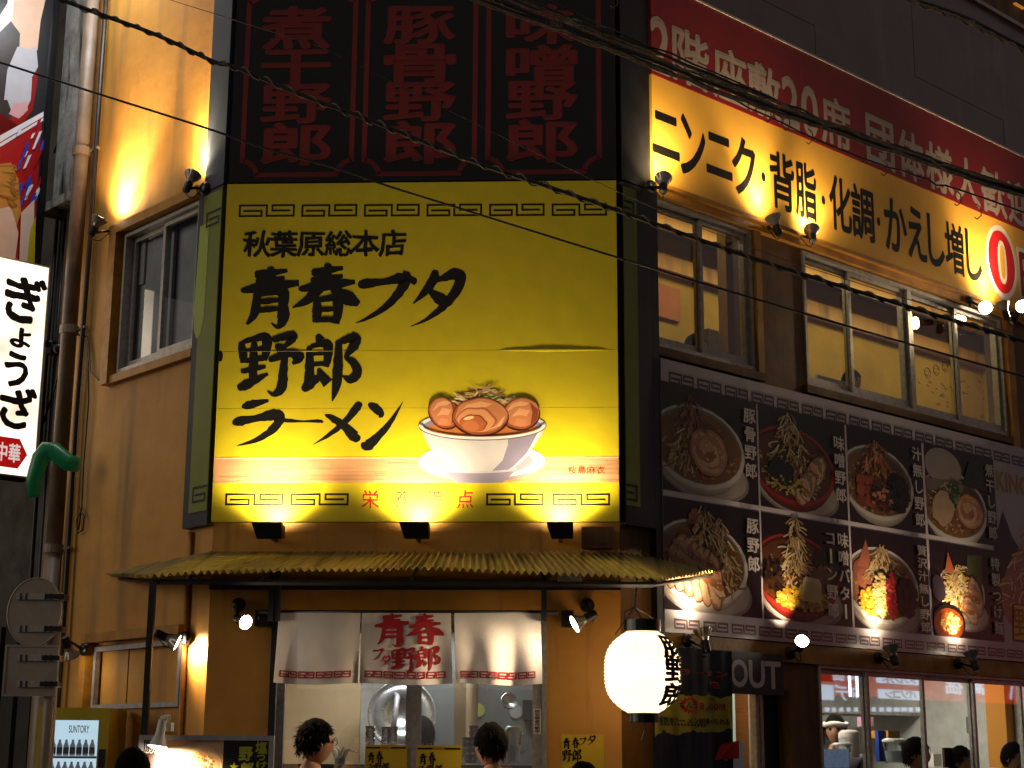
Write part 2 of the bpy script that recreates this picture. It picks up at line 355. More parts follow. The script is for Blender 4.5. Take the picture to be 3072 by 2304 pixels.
def meander(mb, u0, u1, z0, z1, y, col, t=None, fn=None, clip=None):
    w = u1 - u0; h = z1 - z0; t = t or h * .17
    P = [(u0 + a * w, z0 + b * h) for a, b in MEA]
    for (a, b), (c, d) in zip(P, P[1:]):
        if abs(b - d) < 1e-6: r = (min(a, c) - t / 2, max(a, c) + t / 2, b - t / 2, b + t / 2)
        else: r = (a - t / 2, a + t / 2, min(b, d) + t / 2, max(b, d) - t / 2)
        if clip: r = (max(r[0], clip[0]), min(r[1], clip[1]), r[2], r[3])
        if r[0] >= r[1]: continue
        n = 3 if fn else 1
        for k in range(n):
            x0 = r[0] + (r[1] - r[0]) * k / n; x1 = r[0] + (r[1] - r[0]) * (k + 1) / n
            vs = [(x0, y, r[2]), (x1, y, r[2]), (x1, y, r[3]), (x0, y, r[3])]
            mb.add([fn(v) for v in vs] if fn else vs, [(0, 1, 2, 3)], col)
# ------------------------------------------------------------------ printed pictures
class Art:
    def __init__(s, mb, u0, u1, z0, z1, y, clip=True):
        s.mb = mb; s.r = (u0, u1, z0, z1); s.y = y; s.k = 0; s.clip = clip
    def poly(s, pts, col, up=1):
        u0, u1, z0, z1 = s.r; s.k += up
        if s.clip:
            for ax, lim, sg in ((0, 0, 1), (0, 1, -1), (1, 0, 1), (1, 1, -1)):
                out = []
                for i in range(len(pts)):
                    a = pts[i - 1]; b = pts[i]; da = sg * (a[ax] - lim); db = sg * (b[ax] - lim)
                    if (da >= 0) != (db >= 0):
                        t = da / (da - db); out.append((a[0] + (b[0] - a[0]) * t, a[1] + (b[1] - a[1]) * t))
                    if db >= 0: out.append(b)
                pts = out
                if len(pts) < 3: return
        col = hexc(col) if isinstance(col, str) else col; q = getattr(s, 'dim', 1)
        s.mb.poly([(u0 + a * (u1 - u0), z0 + b * (z1 - z0)) for a, b in pts], s.y - s.k * .000022, tuple(c * q for c in col))
    def ell(s, cx, cy, rx, ry, col, rot=0, n=28, a0=0, a1=2 * PI, wob=0):
        c, q = math.cos(rot), math.sin(rot); pts = []
        for i in range(n):
            t = a0 + (a1 - a0) * i / (n if abs(a1 - a0) > 6.2 else n - 1); w = 1 + wob * noise.noise((math.cos(t) * 2 + cx * 9, math.sin(t) * 2 + cy * 9, 0))
            x = rx * math.cos(t) * w; y = ry * math.sin(t) * w; pts.append((cx + x * c - y * q, cy + x * q + y * c))
        s.poly(pts, col)
    def strand(s, x, y, a, l, w, col, bend=0.):
        pts = []; n = 5; L = []; R_ = []
        for i in range(n):
            L.append((x, y)); t = a + bend * (i / n - .5)
            nx, ny = -math.sin(t) * w / 2, math.cos(t) * w / 2
            L[-1] = (x + nx, y + ny); R_.append((x - nx, y - ny)); x += math.cos(t) * l / n; y += math.sin(t) * l / n
        s.poly(L + R_[::-1], col)
def jit(col, a, r=rnd):
    c = hexc(col); k = 1 + r.uniform(-a, a); return tuple(min(1, max(0, x * k * (1 + r.uniform(-a, a) * .25))) for x in c)
def chashu(A, cx, cy, rx, ry, rot=0, base='#c98a5e', edge='#7a4024'):
    A.ell(cx, cy, rx, ry, edge, rot, wob=.1); A.ell(cx, cy, rx * .95, ry * .94, base, rot, wob=.1)
    for k, (q, c) in enumerate(((.82, '#e0b48c'), (.72, base), (.55, '#e6c09a'), (.46, '#b9764c'), (.3, '#dba77e'), (.2, '#a9683f'))):
        A.ell(cx + rx * .06 * k * math.cos(k), cy + ry * .05 * k * math.sin(k * 2), rx * q, ry * q, c, rot + k * .3, wob=.25)
    for i in range(14):
        t = rnd.uniform(0, 6.28); q = rnd.uniform(.2, .8); A.ell(cx + rx * q * math.cos(t), cy + ry * q * math.sin(t), rx * .08, ry * .03, jit('#ecd0b0', .15), t + 1.5, n=8)
def sprouts(A, cx, y0, y1, w, n=170, cols=('#d9bc8a', '#c9a56e', '#ead6ac', '#b08a55', '#8a6638'), spread=.9, wd=.014):
    for i in range(n):
        t = rnd.random() ** .75; y = y1 - (y1 - y0) * t; hw = w * (.12 + .88 * t ** .8)
        x = cx + rnd.uniform(-hw, hw); a = -PI / 2 + (x - cx) / w * 1.1 + rnd.uniform(-spread, spread)
        A.strand(x, y + .03, a, rnd.uniform(.08, .17), wd * rnd.uniform(.6, 1.3), jit(rnd.choice(cols), .2), rnd.uniform(-1, 1))
def speck(A, cx, cy, rx, ry, n, cols, sz=.02):
    for i in range(n):
        t = rnd.uniform(0, 6.28); q = rnd.random() ** .5; x = cx + rx * q * math.cos(t); y = cy + ry * q * math.sin(t); r = sz * rnd.uniform(.6, 1.4)
        a = rnd.uniform(0, 3); A.poly([(x + r * math.cos(a + k * PI / 2), y + r * .8 * math.sin(a + k * PI / 2)) for k in range(4)], jit(rnd.choice(cols), .2))
def dish(A, kind):
    A.dim = .5
    A.poly([(0, 0), (1, 0), (1, 1), (0, 1)], '#1c1014')
    for k in range(7):
        A.ell(.35 + k * .02, .3, .75 - k * .09, .6 - k * .07, tuple(c * (1 + .16 * k) for c in hexc('#1c1014')), 0)
    bowl, rim, sau, br = ('#cdbfb0', '#e6dccf', '#b9aaa0', '#8a5a30')
    cx, cy, rx, ry, rot = .37, .45, .49, .385, -.12
    if kind in ('miso', 'corn'): bowl, rim, br = '#7c1d14', '#a92c1c', '#5e3414'
    if kind == 'tsuke': cx, cy, rx, ry = .42, .5, .33, .28
    if kind == 'nibo': cy = .36
    if kind != 'shiru' and kind != 'nibo': A.ell(cx + .05, cy - .24, rx * .98, ry * .66, tuple(c * .55 for c in hexc(sau)), rot); A.ell(cx + .04, cy - .22, rx * .95, ry * .64, sau, rot)
    for k in range(5): A.ell(cx + .01, cy - .10 + k * .02, rx * (.86 + .028 * k), ry * (.9 + .02 * k), tuple(c * (.5 + .11 * k) for c in hexc(bowl)), rot)
    A.ell(cx, cy, rx, ry, rim, rot); A.ell(cx, cy + .01, rx * .93, ry * .91, tuple(c * .35 for c in hexc(bowl)), rot); A.ell(cx, cy - .0, rx * .9, ry * .86, br, rot)
    speck(A, cx, cy - .05, rx * .85, ry * .75, 90, ['#a9743c', '#c4935a', '#6b3f1c', '#d9b078'], .02)
    if kind == 'tonkotsu':
        sprouts(A, .27, .22, .62, .22, 120); chashu(A, .47, .42, .2, .24, .3, '#c08a64'); sprouts(A, .3, .6, .93, .1, 50, spread=.4, cols=('#7d4f42', '#95604d', '#6a3c32', '#b08070'))
    if kind == 'miso':
        sprouts(A, .34, .2, .95, .24, 210); 
        for q in ((.62, .42), (.5, .25)): chashu(A, q[0], q[1], .1, .2, -.5, '#9a7a60')
        A.poly([(.05, .35), (.3, .2), (.38, .42), (.16, .52)], '#15170f'); speck(A, .3, .25, .2, .08, 60, ['#2a3a18', '#caa84a', '#d8c078'], .02)
    if kind == 'shiru':
        sprouts(A, .36, .4, .88, .24, 220, cols=('#c8763c', '#d9935a', '#a8552a', '#e8b07c', '#7c3a1c'))
        for i in range(9): A.poly([(.08 + i % 3 * .11, .2 + i // 3 * .11), (.18 + i % 3 * .11, .17 + i // 3 * .11), (.2 + i % 3 * .11, .28 + i // 3 * .11), (.1 + i % 3 * .11, .3 + i // 3 * .1)], jit('#a8502c', .35))
        speck(A, .63, .38, .14, .2, 260, ['#0e120c', '#181e12', '#060806'], .03)
        speck(A, .4, .28, .14, .12, 60, ['#5c2c18', '#d99058', '#3c1c10'], .03)
    if kind == 'nibo':
        A.ell(.25, .78, .26, .2, '#b9a99a', -.1); A.poly([(0, .62), (.55, .66), (.5, .5), (0, .5)], '#8a7a6c')
        sprouts(A, .28, .25, .6, .26, 90, spread=1.5); chashu(A, .6, .33, .2, .2, -.3, '#cf8648'); A.ell(.22, .32, .15, .2, '#d8b48c', -.3, wob=.2)
        speck(A, .38, .5, .07, .12, 130, ['#2c4a1c', '#47662a', '#86a050'], .02); A.poly([(.5, .62), (.95, .58), (.9, .95), (.62, .9)], '#161a10')
    if kind == 'buta':
        sprouts(A, .55, .2, .85, .2, 150); A.ell(.36, .84, .12, .1, '#b06a3c', .3, wob=.4)
        for k in range(6): chashu(A, .12 + k * .075, .44 - k * .03, .085, .27, -.32 + .08 * k, ['#b98868', '#c99a78', '#a87454'][k % 3], '#5c3424')
        A.ell(.35, .7, .05, .12, '#1c1c12', .5, wob=.4); sprouts(A, .4, .62, .98, .1, 50, spread=.5)
    if kind == 'corn':
        A.poly([(.55, .35), (.85, .42), (.82, .78), (.58, .7)], '#223418'); sprouts(A, .36, .32, .98, .16, 170)
        for k in range(3): A.ell(.56 + k * .06, .4, .05, .2, jit('#8a6a50', .1), -.5)
        speck(A, .42, .22, .3, .11, 330, ['#e8b838', '#f0d060', '#c8901c'], .022); A.poly([(.4, .2), (.62, .2), (.63, .38), (.42, .4)], '#f0dc8c'); A.poly([(.42, .4), (.63, .38), (.6, .43), (.45, .44)], '#fff0b8')
        speck(A, .1, .4, .1, .12, 50, ['#2a1a12', '#4a2c18'], .03)
    if kind == 'zeitaku':
        for k in range(4): A.ell(.12 + .04 * k, .6 - .09 * k, .12, .1, jit('#a05c48', .15), .4)
        A.poly([(.06, .62), (.18, .9), (.26, .6)], '#b86a50'); sprouts(A, .38, .5, .85, .2, 120)
        speck(A, .2, .28, .14, .14, 170, ['#f0c040', '#e0a028'], .024); speck(A, .34, .35, .1, .22, 240, ['#f4e4a0', '#f8d070'], .024)
        speck(A, .47, .35, .07, .24, 240, ['#c03030', '#e05848', '#a02028'], .02); speck(A, .66, .35, .13, .2, 260, ['#0d110b', '#161b11'], .03)
    if kind == 'tsuke':
        for k in range(9): A.poly([(.18 + k * .06, .72 + .02 * math.sin(k)), (.2 + k * .06, .72 + .02 * math.sin(k)), (.2 + k * .06, .78), (.18 + k * .06, .78)], '#20242c')
        A.poly([(.5, .55), (.7, .52), (.74, .92), (.52, .9)], '#4c5a28'); sprouts(A, .36, .35, .76, .18, 220, cols=('#f0d898', '#e8c070', '#d8a850', '#fff0c0'), spread=1.6)
        chashu(A, .6, .45, .1, .22, .2, '#b98070'); chashu(A, .52, .3, .09, .16, .4, '#c08468'); A.poly([(.18, .66), (.24, .9), (.32, .7)], '#d8703c')
        A.ell(.2, .14, .23, .2, '#17120f', .1); A.ell(.2, .13, .21, .17, '#8a3c18', .1); speck(A, .22, .14, .14, .1, 120, ['#e8a850', '#f4d080', '#b86028'], .03)
        A.ell(.08, .5, .09, .14, '#3c3440', .2)

# ================================================================== THE PLACE
# ------------------------------------------------------------------ ground
g = MB(); g.add([(-60, -40, 0), (60, -40, 0), (60, 80, 0), (-60, 80, 0)], [(0, 1, 2, 3)])
build('ground', g, M['asphalt'], WW, kind='structure', label='dark asphalt street in front of the corner building')

def wall(fr, u0, u1, z0, z1, y0, y1, ops):
    """upright wall with true openings (u0,u1,z0,z1) and their reveals"""
    mb = MB(); us = sorted({u0, u1, *[o[0] for o in ops], *[o[1] for o in ops]}); zs = sorted({z0, z1, *[o[2] for o in ops], *[o[3] for o in ops]})
    for a, b in zip(us, us[1:]):
        for c, d in zip(zs, zs[1:]):
            if any(o[0] <= a and b <= o[1] and o[2] <= c and d <= o[3] for o in ops): continue
            for y in (y0, y1): mb.add([(a, y, c), (b, y, c), (b, y, d), (a, y, d)], [(0, 1, 2, 3)])
    for a, b, c, d in ops + [(u0, u1, z0, z1)]:
        mb.add([(a, y0, c), (b, y0, c), (b, y0, d), (a, y0, d), (a, y1, c), (b, y1, c), (b, y1, d), (a, y1, d)],
               [(0, 1, 5, 4), (1, 2, 6, 5), (2, 3, 7, 6), (3, 0, 4, 7)])
    return mb
bld = thing('corner_building', 'ochre painted two storey ramen restaurant on the street corner with a chamfered front', 'building', FF)
O_F = (.39, 2.07, .95, 2.43)
build('front_wall', wall(FF, .002, 2.518, 0, 9, .0, .14, [O_F]), M['yellow'], FF, parent=bld)
O_L1 = (-1.345, -.33, 4.2, 5.22); O_L2 = (-1.36, -.25, 1.9, 2.31)
build('side_wall', wall(FL_, -2.0, 0, 0, 9, 0, .14, [O_L1, O_L2]), M['yellow_l'], FL_, parent=bld)
O_R1 = (.335, 1.35, 4.2, 5.21); O_R2 = (1.93, 4.63, 4.2, 5.2); O_R3 = (1.93, 6.2, .9, 2.24); O_R4 = (.42, 1.62, .02, 2.05)
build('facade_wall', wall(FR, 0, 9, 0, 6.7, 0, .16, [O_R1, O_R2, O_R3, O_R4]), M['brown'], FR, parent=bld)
# floors, ceilings and rooms
def slab(z0, z1, m, nm):
    mb = MB(); P = [FF.w(.03, .15, 0), FF.w(2.49, .15, 0), FR.w(8.9, .2, 0), FR.w(8.9, 7, 0), FL_.w(-1.9, .2, 0)]
    n = len(P); mb.add([(p.x, p.y, z0) for p in P] + [(p.x, p.y, z1) for p in P], [tuple(range(n)), tuple(range(2 * n - 1, n - 1, -1))] + [(i, (i + 1) % n, (i + 1) % n + n, i + n) for i in range(n)])
    build(nm, mb, m, WW, parent=bld)
slab(2.62, 3.2, M['white'], 'storey_slab'); slab(5.62, 5.75, M['ceil'], 'upper_ceiling'); slab(.02, .12, M['darkconc'], 'shop_floor')
mb = MB(); mb.box(.05, 2.45, 2.5, 2.6, .12, 2.62); build('kitchen_back_wall', mb, M['kgrey'], FF, parent=bld)
mb = MB(); mb.box(.04, .1, .15, 2.5, .12, 2.62); mb.box(2.44, 2.49, .15, 2.5, .12, 2.62); build('kitchen_side_wall', mb, M['cream'], FF, parent=bld)
mb = MB(); mb.box(.1, .66, 2.1, 2.14, .12, 2.62); mb.box(1.42, 1.5, 1.2, 2.5, .12, 2.62); build('kitchen_partition', mb, M['cream'], FF, parent=bld)
mb = MB(); mb.box(.16, 2.4, .22, .6, 1.5, 1.56); mb.box(.16, 2.4, .24, .3, .12, 1.5); build('kitchen_counter', mb, M['wood'], FF, parent=bld)
mb = MB(); mb.box(.3, 6.6, 3.0, 3.1, .12, 2.62); mb.box(1.8, 1.88, .16, 3.0, .12, 2.62); mb.box(6.5, 6.6, .16, 3.0, .12, 2.62)
build('dining_room_wall', mb, M['plastic'], FR, parent=bld)
mb = MB(); mb.box(2.4, 5.6, .5, 1.0, 1.28, 1.34); build('dining_counter', mb, M['wood'], FR, parent=bld)
mb = MB(); mb.box(.2, 6.6, 1.3, 1.4, 3.2, 5.62); mb.box(.2, .28, .16, 1.3, 3.2, 5.62); mb.box(6.5, 6.6, .16, 1.3, 3.2, 5.62)
build('upper_room_wall', mb, M['ochre_in'], FR, parent=bld)
mb = MB(); mb.box(FR.at(2180, 860, .22)[0], FR.at(2238, 880, .22)[0], .22, .3, 3.2, 5.62); build('upper_room_pillar', mb, M['yellow_l'], FR, parent=bld)
mb = MB(); mb.box(.28, 6.5, .9, .98, 5.5, 5.62); mb.box(.28, 6.5, 1.2, 1.29, 5.3, 5.42); build('ceiling_beam', mb, M['yellow'], FR, parent=bld)
mb = MB(); a = FR.rect(1964, 842, 2048, 965, 1.25); mb.box(a[0] - .1, a[1], 1.27, 1.298, a[2], a[3]); build('orange_wall_panel', mb, mat('orange_board', '#b8632a', .6, col2='#a4551f'), FR, parent=bld)
mb = MB(); a = FR.rect(2125, 985, 2180, 1050, .8); mb.box(a[0], a[0] + .5, .8, .9, 3.2, a[3]); build('stair_rail', mb, M['wood'], FR, parent=bld)
# handwriting on the yellow back wall
mb = MB(); r2 = random.Random(3)
for (cu, cz) in [(lambda q: q)(FR.at(x_, y_, 1.29)) for x_, y_ in ((2784, 1118), (2810, 1110), (2836, 1100))]:
    mb.tube([(cu + .05 * math.cos(t * .6), 1.294, cz + .05 * math.sin(t * .6)) for t in range(11)], .003, 4)
    for q in (-.018, .018): mb.tube([(cu + q, 1.294, cz + .012), (cu + q * 1.4, 1.294, cz + .016)], .004, 4)
    mb.tube([(cu - .02, 1.294, cz - .02), (cu, 1.294, cz - .026), (cu + .02, 1.294, cz - .018)], .003, 4)
for i in range(46):
    u, z = FR.at(r2.uniform(2750, 2990), r2.uniform(1140, 1270), 1.29); mb.tube([(u + k * .012, 1.294, z + r2.uniform(-.012, .012)) for k in range(5)], .0022, 3)
build('wall_scribbles', mb, M['rubber'], FR, parent=bld)
# soffit line between storeys and yellow lintel under the menu board
mb = MB(); mb.box(.335, 8.9, -.035, -.002, 2.235, 2.36); build('lintel', mb, M['trim'], FR, parent=bld)
mb = MB(); mb.box(.33, 8.9, -.05, -.002, 5.212, 5.262); mb.box(.33, 8.9, -.09, -.002, 5.262, 5.29); mb.box(1.358, 1.42, -.04, -.002, 4.16, 5.212); mb.box(4.64, 4.74, -.05, -.002, 3.9, 5.212)
build('window_head_moulding', mb, M['trim'], FR, parent=bld)
mb = MB(); mb.box(.33, 1.42, -.05, -.002, 4.13, 4.185); mb.box(1.88, 4.63, -.05, -.002, 4.13, 4.185); build('window_ledge', mb, M['brown'], FR, parent=bld)
mb = MB(); mb.box(-1.47, -.3, -.07, -.002, 5.232, 5.30); mb.box(-1.47, -1.375, -.07, -.002, 4.13, 5.232); mb.box(-1.375, -.3, -.05, -.002, 4.13, 4.185)
build('window_surround', mb, M['trim'], FL_, parent=bld)
mb = MB(); mb.box(-1.48, -.22, -.08, -.002, 2.34, 2.40); mb.box(-1.48, -1.4, -.08, -.002, 1.4, 2.34); build('shutter_surround', mb, M['trim'], FL_, parent=bld)
mb = MB(); mb.ring(*O_L2[:2], *O_L2[2:], -.04, -.005, .03); build('shutter_frame', mb, M['alu_w'], FL_, parent=bld)
for k in range(3):
    mb = MB(); a = -1.33 + k * .35; mb.box(a + .003, a + .347, .01 + .006 * (k % 2), .03 + .006 * (k % 2), 1.93, 2.28); build('shutter_panel', mb, M['yellow_l'], FL_, parent=bld)
mb = MB(); mb.tube([(-.235, -.02, 0), (-.235, -.02, 2.98)], .018, 8); build('corner_conduit', mb, M['trim'], FL_, parent=bld, smooth=True)
mb = MB(); mb.tube([(-1.82, -.05, 9), (-1.8, -.05, 5.3), (-1.83, -.05, 4.0), (-1.8, -.05, 2.2), (-1.82, -.05, .1)], .018, 8); build('thin_conduit', mb, M['rubber'], FL_, parent=bld, smooth=True)
dp = thing('drainpipe', 'beige painted drainpipe running down the left end of the ochre side wall', 'drainpipe', FL_, (-1.95, -.09, 0))
mb = MB(); mb.tube([(-1.95, -.09, 0), (-1.95, -.09, 3.0)], .062, 16); mb.tube([(-1.95, -.09, 3.0), (-1.95, -.09, 9)], .055, 16); build('pipe', mb, M['pvc'], FL_, parent=dp, smooth=True)
for z in (3.02, 4.62, 6.0):
    mb = MB(); mb.tube([(-1.95, -.09, z - .03), (-1.95, -.09, z + .03)], .068, 16); mb.box(-1.90, -1.78, -.06, -.03, z - .008, z + .008); build('pipe_clip', mb, M['pvc'], FL_, parent=dp)
# loose wires on the side wall
mb = MB()
for pts in ([(212, 1000), (262, 1010), (270, 1110), (296, 1140), (320, 1125)], [(262, 1012), (266, 1200), (250, 1400), (245, 1520), (236, 1590)], [(236, 1520), (252, 1550), (248, 1590), (232, 1600), (230, 1560), (244, 1530)]):
    mb.tube([(*(lambda q: (q[0], -.03, q[1]))(FL_.at(x, y, -.03)),) for x, y in pts], .006, 5)
tag(build('loose_wires', mb, M['rubber'], FL_, smooth=True), 'thin black wires looping down the side wall beside the drainpipe', 'wire')

# ------------------------------------------------------------------ windows
def window(fr, op, cuts, y=.03, parent=bld, pane='glass', nm='window', sash=.032, split=(), met='alu'):
    u0, u1, z0, z1 = op; mb = MB(); mb.ring(u0, u1, z0, z1, y - .045, y + .06, .026)
    for s in split: mb.box(s - .028, s + .028, y - .04, y + .06, z0 + .026, z1 - .026)
    f = build(nm, mb, M[met], fr, parent=parent)
    edges = [u0 + .026] + list(cuts) + [u1 - .026]
    for i, (a, b) in enumerate(zip(edges, edges[1:])):
        yy = y + (.0 if i % 2 else .028)
        if split and any(abs(a - s) < .02 for s in split): a += .03
        if split and any(abs(b - s) < .02 for s in split): b -= .03
        lo = a - (.012 if i % 2 else 0); hi = b + (.0 if i % 2 else .012)
        if i == len(edges) - 2: hi = b
        mb = MB(); mb.box(lo, hi, yy - .012, yy + .012, z0 + .028, z0 + .028 + sash * 1.8); mb.box(lo, hi, yy - .012, yy + .012, z1 - .028 - sash, z1 - .028)
        mb.box(lo, lo + sash, yy - .012, yy + .012, z0 + .028 + sash * 1.8, z1 - .028 - sash); mb.box(hi - sash, hi, yy - .012, yy + .012, z0 + .028 + sash * 1.8, z1 - .028 - sash)
        build('sash', mb, M[met], fr, parent=f)
        mb = MB(); mb.add([(lo + sash, yy, z0 + .03 + sash * 1.8), (hi - sash, yy, z0 + .03 + sash * 1.8), (hi - sash, yy, z1 - .03 - sash), (lo + sash, yy, z1 - .03 - sash)], [(0, 1, 2, 3)])
        build('pane', mb, M[pane], fr, parent=f)
    return f
def U(fr, x, y, off=0): return fr.at(x, y, off)[0]
window(FR, O_R1, [U(FR, 2100, 860, .03)])
mid = U(FR, 2722, 1040, .03); window(FR, O_R2, [U(FR, 2547, 960, .03), mid, U(FR, 2869, 1080, .03)], split=(mid,))
window(FL_, O_L1, [U(FL_, 488, 870, .03)], pane='glassd')
window(FR, O_R3, [U(FR, 2600, 2100, .03), U(FR, 2771, 2100, .03), U(FR, 2919, 2100, .03), U(FR, 3064, 2100, .03), 5.4], pane='glassr')
window(FF, O_F, [U(FF, 1240, 2150, .03)], pane='glassr', sash=.06)
mb = MB(); mb.box(-1.3, -.83, .10, .11, 4.2, 5.22); mb.box(-.82, -.36, .115, .125, 4.2, 5.22); build('grey_blind', mb, mat('grey_blind', '#d4d6da', .8, col2='#b4b6ba'), FL_, parent=bld)
mb = MB(); mb.box(-1.29, -1.22, .085, .095, 4.85, 5.18); build('white_curtain_edge', mb, M['plastic'], FL_, parent=bld)
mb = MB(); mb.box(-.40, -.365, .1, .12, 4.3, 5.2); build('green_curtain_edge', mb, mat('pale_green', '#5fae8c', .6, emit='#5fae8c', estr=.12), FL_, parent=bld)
mb = MB(); mb.box(-1.9, 0, .5, .6, 3.2, 5.6); build('side_room_wall', mb, M['darkconc'], FL_, parent=bld)
# doorway under the OUT sign
mb = MB(); a = FR.rect(2197, 2085, 2262, 2304, .3); mb.box(FR.at(2207, 2150, .5)[0], FR.at(2262, 2150, .5)[0] + .05, .5, .52, .12, 2.55); build('door_blind', mb, mat('orange_blind', '#b9772c', .6, col2='#9a6224', scale=8, stretch=(1, 1, 12)), FR, parent=bld)
mb = MB()
for x in (2262, 2276): u = U(FR, x, 2200, .05); mb.box(u, u + .03, .03, .08, .1, 2.05)
build('door_frame', mb, M['alu'], FR, parent=bld)
mb = MB(); u = U(FR, 2290, 2200, .1); mb.box(u, 1.62, .10, .12, .1, 2.05); build('door_leaf', mb, M['navy'], FR, parent=bld)
mb = MB(); q_ = FR.at(2180, 2150, .45)[0]; mb.box(q_, FR.at(2206, 2150, .45)[0], .45, .46, .12, 2.55); build('bright_wall_strip', mb, mat('glowing_wall_strip', '#cfe0d0', .6, emit='#cfe0d0', estr=.25), FR, parent=bld)  # glowing strip in place of the bright interior wall seen through the gap
mb = MB(); u = U(FR, 2212, 2250, .4); mb.box(u - .02, u + .12, .44, .46, .12, 1.72); build('blue_notice', mb, mat('blue_notice', '#6d7b9a', .7), FR, parent=bld)
# upper part of the building: dark grey clad storey and what stands behind
gz = 6.76; b0 = FR.at(2905, 0, .6); 
gw = thing('grey_clad_wall', 'dark grey sheet clad upper wall with a painted pale sheen above the red sign', 'wall', FR, (.3, .5, gz))
top = FR.at(2905, 0, .5)[1]
nu = 0
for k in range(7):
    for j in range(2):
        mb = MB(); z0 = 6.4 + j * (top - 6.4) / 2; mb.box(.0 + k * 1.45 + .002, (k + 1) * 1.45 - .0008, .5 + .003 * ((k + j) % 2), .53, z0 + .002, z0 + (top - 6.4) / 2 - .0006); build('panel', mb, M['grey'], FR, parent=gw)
mb = MB(); mb.box(-.2, 10.2, .54, 4, 6.3, top - .01); build('core', mb, M['darkconc'], FR, parent=gw)
mb = MB(); mb.box(0, 10.2, .46, .5, top, top + .04); build('coping', mb, M['alu'], FR, parent=gw)
bb = thing('brown_building', 'dim brown building rising behind the grey clad wall at the top right', 'building', FR, (4, 7, 0))
mb = MB(); mb.box(3, 42, 7, 12, 0, 24); build('wall', mb, M['brown'], FR, parent=bb)
a = FR.rect(3043, 8, 3070, 28, 6.97); mb = MB(); mb.box(a[0], a[1], 6.94, 6.99, a[2], a[3]); build('lit_window', mb, emat('far_window_glow', '#c07828', .8), FR, parent=bb)
# roof edge box behind the black sign
mb = MB(); mb.add([tuple(FF.w(0, .2, 9)), tuple(FF.w(2.5, .2, 9)), tuple(FR.w(1.0, .5, 9)), tuple(FR.w(.4, 2.0, 9)), tuple(FL_.w(-2, .2, 9))], [(0, 1, 2, 3, 4)]); build('roof', mb, M['darkconc'], WW, parent=bld)
mb = MB(); mb.box(.272, .33, -.05, .16, 2.3, 5.285); build('black_corner_post', mb, M['black'], FR, parent=bld)
mb = MB(); mb.box(.1, .27, .17, 1.2, 6.7, 9); build('parapet_return', mb, M['darkconc'], FR, parent=bld)

# ------------------------------------------------------------------ main signs
S_Y = -.06
sg = thing('corner_sign', 'big yellow wraparound shop sign with brush lettering and a ramen bowl over the awning', 'sign', FF, (1.26, S_Y, 3.0))
SB = FF.rect(671 - 27, 556, 1856, 1571, S_Y)
s0, s1, sz0, sz1 = .0, 2.515, 3.012, 5.216
YEL = '#c2ac18'
seams = [3.012, FF.at(1200, 1225, S_Y)[1], FF.at(1200, 1053, S_Y)[1], 5.216]
for k in range(3):
    mb = MB(); a, b = seams[k], seams[k + 1]; n = 26; vs = []; 
    for j in (0, 1, 2, 3, 4):
        for i in range(n + 1):
            u = s0 + (s1 - s0) * i / n; z = a + .001 + (b - a - .002) * j / 4
            vs.append((u, S_Y - .012, z))
    fs = [(j * (n + 1) + i, j * (n + 1) + i + 1, (j + 1) * (n + 1) + i + 1, (j + 1) * (n + 1) + i) for j in range(4) for i in range(n)]
    mb.add(vs, fs, hexc(YEL)); mb.box(s0, s1, S_Y - .006, S_Y + .05, a + .001, b - .001, hexc(YEL)); build('sheet', mb, M['prn'], FF, parent=sg, smooth=False)
pr = S_Y - .0124
def rF(x0, y0, x1, y1): return FF.rect(x0, y0, x1, y1, pr)
BK = hexc('#0c0a08')
mb = MB()
for ch, x0, y0, x1, y1 in (('青', 716, 800, 898, 980), ('春', 878, 790, 1078, 975), ('ブ', 1070, 815, 1250, 968), ('タ', 1232, 810, 1390, 972),
                           ('野', 716, 1002, 896, 1183), ('郎', 908, 1003, 1073, 1192), ('ラ', 701, 1202, 850, 1337), ('ー', 851, 1246, 969, 1282), ('メ', 940, 1206, 1083, 1334), ('ン', 1088, 1200, 1206, 1340)):
    u0, u1, z0, z1 = rF(x0, y0, x1, y1); mb = MB(); brush(mb, ch, u0, u1, z0, z1, pr, BK, fat=1.12); build('brush_character', mb, M['prn'], FF, parent=sg)
mb = MB(); u0, u1, z0, z1 = rF(733, 690, 1218, 772); line(mb, '秋葉原総本店', u0, u1, z0, z1, pr, BK, .034, .055, gap=1.06)
build('lettering', mb, M['prn'], FF, parent=sg, label='small black shop branch name on the yellow sign')
mb = MB(); RD = hexc('#b8201c')
for ch, x0, x1 in (('栄', 1085, 1137), ('養', 1182, 1228), ('満', 1280, 1327), ('点', 1371, 1420)):
    u0, u1, z0, z1 = rF(x0, 1470, x1, 1525); mb = MB(); put(mb, ch, u0, u1, z0, z1, pr, RD, .012, .03); build('red_character', mb, M['prn'], FF, parent=sg)
mb = MB()
for k in range(6):
    x0 = 717 + k * 187.5; u0, u1, z0, z1 = rF(x0, 613 - k * .6, x0 + 167, 651 - k * .6); meander(mb, u0, u1, z0, z1, pr, BK, .013)
for x0 in (676, 872, 1458, 1657):
    u0, u1, z0, z1 = rF(x0, 1479, x0 + 174, 1517); meander(mb, u0, u1, z0, z1, pr, BK, .013)
build('meander_border', mb, M['prn'], FF, parent=sg, kind='stuff')
